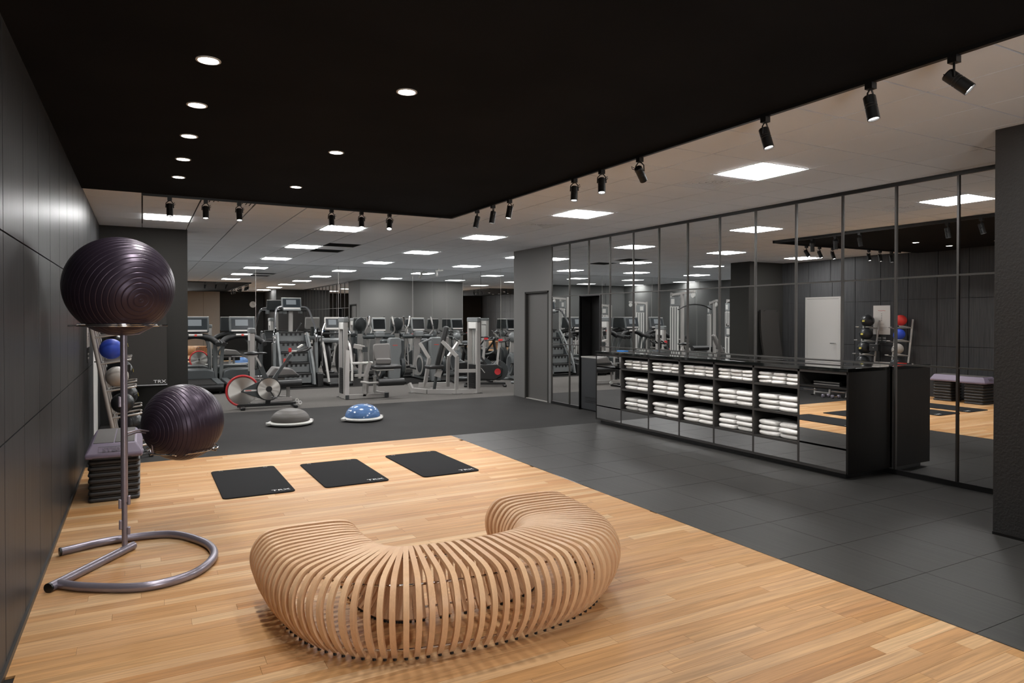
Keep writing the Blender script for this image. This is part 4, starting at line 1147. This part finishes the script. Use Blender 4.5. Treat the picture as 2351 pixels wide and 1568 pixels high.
spin_bike2(7.15, 15.35, -15, 'black spin bike with red disc, farther back behind the leg press')

def upright_bike(x, y, rz, lab):
    t = empty('upright_bike', (x, y, 0), rz, lab, 'exercise bike')
    MB().lathe([(0, 0), (.26, 0), (.30, .03), (.30, .13), (.26, .16), (0, .16)], (-.08, .30, .42), 0, 28).build('drive_cover', 'dgrey', t)
    MB().lathe([(.20, 0), (.25, 0), (.25, .006), (.20, .006)], (-.088, .30, .42), 0, 28, True).build('cover_ring', 'grey', t)
    MB().bar((0, -.05, .35), (0, -.28, .90), .06, .08).build('seat_post', 'black', t)
    MB().sphere((0, -.32, .95), (.11, .16, .05), 18, 10).build('saddle', 'dgrey', t)
    MB().bar((0, .40, .60), (0, .30, 1.20), .10, .08).build('console_mast', 'silver', t)
    MB().sphere((0, .30, 1.10), (.12, .10, .12), 18, 10).build('console_hood', 'grey', t)
    console(t, .28, 1.42, .34, .30, -15, 'console', 'dgrey', 'scroff')
    MB().bar((0, -.40, .10), (0, .65, .12), .10, .08).build('base_beam', 'grey', t)
    for s_ in (-1, 1):
        MB().tube(smooth_path([(0, .32, 1.12), (s_ * .22, .25, 1.15), (s_ * .24, .05, 1.2)], 5), .018, 8).build('handlebar', 'blackm', t)
        a = Vector((s_ * .10, .15, .36)); b = a + Vector((0, s_ * .12, -s_ * .1))
        MB().bar(a, b, .02, .03, (1, 0, 0)).build('crank_arm', 'silver', t)
        MB().rbox((b.x - .04, b.y - .05, b.z - .012), (b.x + .04, b.y + .05, b.z + .012), .01).build('pedal', 'blackm', t)
    MB().tube([(.26 * math.cos(a), -.42 + .16 * math.sin(a), .03) for a in [k * PI / 12 for k in range(24)]], .028, 8, True).build('rear_foot_loop', 'grey', t)
    MB().tube([(.26 * math.cos(a), .68 + .12 * math.sin(a), .03) for a in [k * PI / 12 for k in range(24)]], .028, 8, True).build('front_foot_loop', 'grey', t)
    return t
upright_bike(7.85, 13.45, -20, 'grey upright exercise bike half hidden behind the grey pier')
upright_bike(8.2, 14.9, -10, 'grey upright exercise bike by the hall side mirror')
upright_bike(7.5, 16.7, 0, 'grey upright exercise bike nearest the far mirror')

# ---- plate loaded selector machines
def sq(t, pts, name='frame_tube', m='silver', w_=.06, h=.06, up=(0, 0, 1)):
    for a, b in zip(pts[:-1], pts[1:]): MB().bar(a, b, w_, h, up).build(name, m, t, False)
def tower(t, x, y, ztop, d=.32, shroud=True, rz=0):
    """weight tower with two posts, guard, stack of plates"""
    for yy in (y - d / 2, y + d / 2):
        MB().bar((x, yy, .02), (x, yy, ztop), .07, .08, (1, 0, 0)).build('tower_post', 'silver', t, False, .004)
        MB().box((x - .09, yy - .05, 0), (x + .09, yy + .05, .012)).build('foot_plate', 'chrome', t)
    MB().rbox((x - .05, y - d / 2 - .06, ztop - .06), (x + .05, y + d / 2 + .06, ztop + .04), .03).build('tower_cap', 'grey', t)
    MB().rbox((x - .045, y - d / 2 + .02, ztop - .20), (x + .045, y + d / 2 - .02, ztop - .06), .02).build('pulley_box', 'white', t)
    for k in range(12):
        MB().box((x - .05, y - d / 2 + .05, .10 + k * .042), (x + .05, y + d / 2 - .05, .138 + k * .042)).build('weight_plate', 'blackm', t, False)
    for q in (-.05, .05):
        MB().cyl((x, y + q, .08), (x, y + q, ztop - .1), .009, 8).build('guide_rod', 'chrome', t)
    MB().cyl((x, y, .6), (x, y, ztop - .1), .004, 5).build('cable', 'black', t)
    if shroud:
        MB().box((x + .04, y - d / 2 + .03, .1), (x + .055, y + d / 2 - .03, ztop - .22)).build('shroud', 'white', t, bevel=.004)

# leg extension machine
t = empty('leg_extension_machine', (3.45, 13.2, 0), 0, 'silver leg extension machine with grey back pad and long black roller', 'gym machine')
tower(t, .06, .32, 1.56, .34, False)
sq(t, [(.0, -.02, .05), (.82, -.02, .05)], 'base_beam', 'silver', .07, .08)
sq(t, [(.04, -.02, .05), (.04, .45, .05)], 'base_beam', 'silver', .07, .08)
sq(t, [(.04, .0, .04), (.10, .14, .95), ], 'tower_brace', 'silver', .08, .06)
MB().box((.79, -.07, .01), (.87, .03, .10)).build('end_cap', 'dgrey', t); MB().box((.0, -.075, .01), (.07, -.06, .09)).build('end_cap', 'dgrey', t)
sq(t, [(.80, .0, .08), (.66, .18, .10), (.66, .18, .42)], 'seat_support', 'silver', .05, .05)
sq(t, [(.52, .25, .05), (.52, .25, .45)], 'seat_support', 'silver', .05, .05)
sq(t, [(.20, .0, .46), (.48, .0, .46)], 'cross_beam', 'silver', .05, .05)
sq(t, [(.38, -.02, .05), (.40, -.02, .42), (.50, .0, .72)], 'front_post', 'silver', .06, .07)
sq(t, [(.30, .02, .40), (.34, .02, 1.0)], 'lever_post', 'silver', .055, .07)
MB().bar((.20, .05, 1.04), (.38, -.03, 1.0), .09, .08).build('lever_head', 'silver', t, False); MB().box((.335, -.10, .92), (.43, -.02, 1.02)).build('lever_cap', 'dgrey', t)
MB().cyl((.15, .0, .70), (.56, .0, .70), .025, 10).build('pivot_bar', 'white', t)
m_ = MB(); m_.M = Matrix.Translation((.80, .16, .90)) @ Matrix.Rotation(R(-12), 4, 'X') @ Matrix.Rotation(R(-14), 4, 'Z'); m_.rbox((-.17, -.05, -.17), (.17, .05, .17), .05, 4, 1); m_.build('back_pad', 'greypad', t)
m_ = MB(); m_.M = Matrix.Translation((.80, .05, .71)) @ Matrix.Rotation(R(-14), 4, 'Z'); m_.rbox((-.15, -.05, -.05), (.15, .07, .07), .04, 4, 1); m_.build('lumbar_pad', 'greypad', t)
MB().rbox((.54, -.28, .585), (1.08, .10, .655), .05).build('seat', 'vinylpad', t)
MB().rbox((.56, -.26, .55), (.92, .08, .585), .02).build('seat_pan', 'silver', t)
MB().cyl((.58, -.30, .33), (1.10, -.30, .33), .072, 20).build('leg_roller', 'vinylpad', t)
MB().tube([(.30, -.10, .34), (.40, -.30, .33), (.58, -.30, .33)], .022, 8).build('roller_axle', 'silver', t)
MB().bar((.60, -.28, .36), (.60, -.05, .58), .03, .04).build('roller_arm', 'chrome', t, False)

# leg press / seated press machine with tall black pad
t = empty('seated_press_machine', (5.65, 13.2, 0), 0, 'silver seated press machine with tall black back pad and splayed frame', 'gym machine')
tower(t, .55, -.05, 1.56, .42, True)
sq(t, [(-.60, .52, .06), (-.40, .20, .05), (.12, -.10, .05), (.55, -.22, .05)], 'base_beam', 'silver', .09, .09)
sq(t, [(-.60, .52, .03), (-.66, .60, .20)], 'toe_post', 'silver', .07, .06)
MB().box((-.70, .44, 0), (-.54, .56, .015)).build('foot_plate', 'chrome', t); MB().box((.02, -.20, 0), (.22, -.04, .015)).build('foot_plate', 'chrome', t)
sq(t, [(-.40, .72, .14), (.18, .55, .14)], 'rear_beam', 'silver', .08, .10)
sq(t, [(-.28, .68, .10), (-.20, .62, .72), (-.38, .70, 1.05)], 'arm_post', 'silver', .07, .07)
sq(t, [(.12, -.10, .02), (.14, -.10, .78), (-.10, .12, 1.10)], 'arm_post', 'silver', .07, .07)
sq(t, [(.18, .5, .10), (.18, .45, .75), (.48, .55, 1.08)], 'arm_post', 'silver', .06, .06)
sq(t, [(.14, -.10, .48), (.55, -.22, .48)], 'tie_beam', 'silver', .06, .07)
sq(t, [(-.22, .30, .04), (-.16, .25, .50)], 'seat_post', 'dgrey', .05, .05)
sq(t, [(-.16, .25, .50), (.02, .12, 1.18)], 'pad_spine', 'silver', .06, .05, (0, 1, 0))
m_ = MB(); m_.M = Matrix.Translation((-.06, .24, .98)) @ Matrix.Rotation(R(-28), 4, 'Z') @ Matrix.Rotation(R(13), 4, 'Y'); m_.rbox((-.05, -.15, -.44), (.05, .17, .44), .04, 3, 0); m_.build('back_pad', 'vinylpad', t)
m_ = MB(); m_.M = Matrix.Translation((-.10, .14, 1.02)) @ Matrix.Rotation(R(-28), 4, 'Z') @ Matrix.Rotation(R(13), 4, 'Y'); m_.rbox((-.02, -.03, -.14), (.02, .03, .20), .01); m_.build('pad_bracket', 'silver', t)
MB().rbox((-.42, .06, .52), (-.06, .40, .60), .06).build('seat', 'vinylpad', t)
MB().cbox((-.16, .20, .42), (.12, .08, .16), (0, 20, 0)).build('seat_adjuster', 'silver', t)
for a, b in (((-.38, .70, 1.04), (-.18, .52, 1.14)), ((.48, .55, 1.06), (.30, .45, 1.16))):
    MB().cyl(a, b, .020, 10).build('hand_grip', 'grey', t)

# leg curl machine behind the bike
t = empty('leg_curl_machine', (1.78, 13.45, 0), 0, 'silver leg curl machine with black roller, behind the red-rimmed bike', 'gym machine')
tower(t, 0, 0, 1.36, .24, False)
sq(t, [(0, -.12, .05), (.72, -.02, .05)], 'base_beam', 'silver', .07, .07)
sq(t, [(.66, .02, .05), (.66, .02, .42)], 'seat_support', 'silver', .06, .06)
sq(t, [(.52, .30, .05), (.52, .30, .42)], 'seat_support', 'silver', .06, .06)
sq(t, [(.66, .02, .06), (.52, .30, .06)], 'base_beam', 'silver', .06, .06)
sq(t, [(.05, .0, .44), (.60, .05, .44)], 'cross_beam', 'silver', .05, .05)
MB().prism([(.28, .50), (.84, .50), (.72, .62), (.40, .66)], -.10, .30, 1).build('thigh_pad', 'greypad', t, bevel=.02)
MB().rbox((.28, -.10, .46), (.86, .32, .51), .03).build('seat', 'vinylpad', t)
MB().cyl((.30, -.22, .365), (.86, -.22, .365), .072, 20).build('leg_roller', 'vinylpad', t)
MB().bar((.26, -.20, .37), (.20, .05, .52), .04, .04).build('roller_arm', 'chrome', t, False)
for k in range(3): MB().cyl((.05 + k * .05, -.10, .50), (.09 + k * .05, -.16, .50), .022, 10).build('cam_wheel', 'chrome', t)
MB().bar((.20, .0, .05), (.30, -.10, .40), .045, .06).build('curved_leg', 'silver', t, False)

# ---- lat pulldown and white shrouded stations behind the column (seen in the mirrors)
def big_tower(x, y, rz, h, lab, name='cable_station', roof=.9, cat='gym machine'):
    t = empty(name, (x, y, 0), rz, lab, cat)
    MB().tube(smooth_path([(-.20, 0, .02), (-.20, 0, h - .15), (-.17, 0, h - .03), (-.05, 0, h)], 5) + [Vector((roof * .3, 0, h + .02)), Vector((roof, 0, h + .05))], .045, 4).build('outer_frame', 'silver', t, False)
    MB().bar((.24, 0, .02), (.24, 0, h), .07, .08, (1, 0, 0)).build('tower_post', 'silver', t, False)
    MB().box((-.15, .09, .12), (.20, .11, h - .35)).build('shroud', 'white', t, bevel=.004)
    for q in (-.08, .02, .12): MB().box((q - .012, .108, .14), (q + .012, .118, h - .37)).build('shroud_slot', 'dgrey', t)
    MB().box((-.16, .04, h - .33), (.20, .10, h - .08)).build('placard', 'grey', t, bevel=.004)
    MB().box((-.11, .098, h - .28), (.03, .104, h - .13)).build('placard_print', 'white', t)
    MB().bar((-.25, -.3, .04), (-.25, .3, .04), .07, .06).bar((.25, -.3, .04), (.25, .3, .04), .07, .06).bar((-.25, 0, .04), (1.1, 0, .04), .07, .06).build('base_frame', 'silver', t, False)
    for k in range(14): MB().box((-.14, -.02, .10 + k * .045), (.19, .08, .14 + k * .045)).build('weight_plate', 'blackm', t, False)
    MB().lathe([(0, -.02), (.07, -.02), (.075, 0), (.07, .02), (0, .02)], (roof - .06, 0, h - .06), 1, 16).build('pulley', 'white', t)
    return t
lp = big_tower(-.05, 14.9, -90, 2.28, 'lat pulldown machine with long bent bar, seen in the mirror wall', 'lat_pulldown_machine', .75)
lp.rotation_euler = (0, 0, R(-90)); 
MB().cyl((.75, 0, 2.25), (.75, 0, 1.98), .004, 5).build('cable', 'black', lp)
MB().tube(smooth_path([(.75, -.62, 1.83), (.75, -.35, 1.93), (.75, -.1, 1.96), (.75, .1, 1.96), (.75, .35, 1.93), (.75, .62, 1.83)], 4), .018, 8).build('pull_bar', 'black', lp)
MB().rbox((.55, -.20, .50), (.95, .20, .57), .05).build('seat', 'vinylpad', lp)
MB().cyl((.95, -.28, .76), (.95, .28, .76), .07, 14).build('thigh_roller', 'vinylpad', lp)
MB().bar((.55, 0, .04), (.55, 0, .76), .06, .06, (1, 0, 0)).build('seat_post', 'silver', lp, False)
big_tower(-1.65, 15.1, -60, 2.05, 'white shrouded cable station beside the lat pulldown, seen in the mirror wall', 'cable_station', .5)
big_tower(-2.35, 14.3, -70, 2.05, 'white shrouded cable station with black straps, seen in the mirror wall', 'cable_station', .5)
big_tower(-3.0, 15.7, -70, 2.15, 'tall white shrouded weight tower near hidden west wall', 'cable_station', .6)
big_tower(-1.9, 12.85, -80, 1.55, 'low white shrouded weight machine near the column, seen in the mirror wall', 'cable_station', .3)
big_tower(.0, 12.75, -90, 1.45, 'low silver weight machine just behind the charcoal column', 'weight_machine', .3)
for n_, (x, y) in enumerate(((-2.0, 13.6), (-2.6, 13.9))):
    t = empty('suspension_strap', (x, y, H), 0, f"{['nearer', 'farther'][n_]} black suspension strap hanging from the gym ceiling, seen in mirror wall", 'strap')
    MB().tube([(0, 0, 0), (.01, 0, -1.0), (.0, .04, -1.7)], .008, 6).build('strap', 'black', t)
    MB().tube([(0, .04, -1.7), (.06, .04, -1.95), (-.06, .04, -1.95)], .014, 6, True).build('handle', 'blackm', t)
t = empty('incline_bench', (-.95, 13.8, 0), -60, 'grey padded incline bench among the white shrouded machines', 'bench')
m_ = MB(); m_.M = Matrix.Translation((0, .25, .78)) @ Matrix.Rotation(R(-25), 4, 'X'); m_.rbox((-.14, -.04, -.38), (.14, .04, .38), .05, 4, 1); m_.build('back_pad', 'greypad', t)
MB().rbox((-.14, -.30, .42), (.14, .10, .50), .04).build('seat', 'greypad', t)
sq(t, [(0, -.5, .05), (0, .55, .05)], 'base_beam'); sq(t, [(0, -.1, .05), (0, -.1, .42)], 'post'); sq(t, [(0, .45, .05), (0, .3, .72)], 'post')
MB().tube(smooth_path([(-.3, .05, .62), (-.18, .12, .72), (0, .14, .76), (.18, .12, .72), (.3, .05, .62)], 4), .018, 8).build('handle_bar', 'chrome', t)
# dumbbell rack on the west wall
t = empty('dumbbell_rack', (XW + .45, 15.6, 0), 90, 'two-tier dumbbell rack on the hidden west wall of the hall', 'rack')
for s_ in (-1, 1): sq(t, [(s_ * .95, .2, .02), (s_ * .95, -.1, .95)], 'upright', 'silver')
for z, y in ((.40, .1), (.78, .0)):
    MB().cbox((0, y, z), (1.95, .34, .04), (-14, 0, 0)).build('shelf', 'silver', t)
rk = t
db0 = None
for r_, (z, y) in enumerate(((.40, .1), (.78, .0))):
    for k in range(8):
        q = empty('dumbbell', (XW + .45 - y, 15.6 - .84 + k * .24, z + .115), 0, f"black dumbbell, {['first','second','third','fourth','fifth','sixth','seventh','eighth'][k]} on the {['lower','upper'][r_]} tier of the rack", 'dumbbell', 'dumbbells on the rack')
        MB().cyl((-.07, 0, 0), (.07, 0, 0), .015, 8).build('handle', 'chrome', q)
        for s_ in (-1, 1): MB().lathe([(.03, 0), (.06, .01), (.06, .06), (.03, .07)], (s_ * .10 - .035, 0, 0), 0, 12).build('head', 'blackm', q)
# wall clock and framed glass board on the wall behind the camera, seen in the far mirror
t = empty('wall_clock', (4.95, YB + .0, 2.30), 0, 'round white wall clock on dark wall, seen in far mirror', 'clock')
MB().lathe([(0, 0), (.15, 0), (.16, .03), (.15, .04), (0, .035)], (0, 0, 0), 1, 32).build('clock_face', 'paper', t)
MB().box((-.005, .036, 0), (.005, .042, .11)).box((0, .036, -.005), (.08, .042, .005)).build('clock_hands', 'black', t)
print('objects', len(bpy.data.objects))
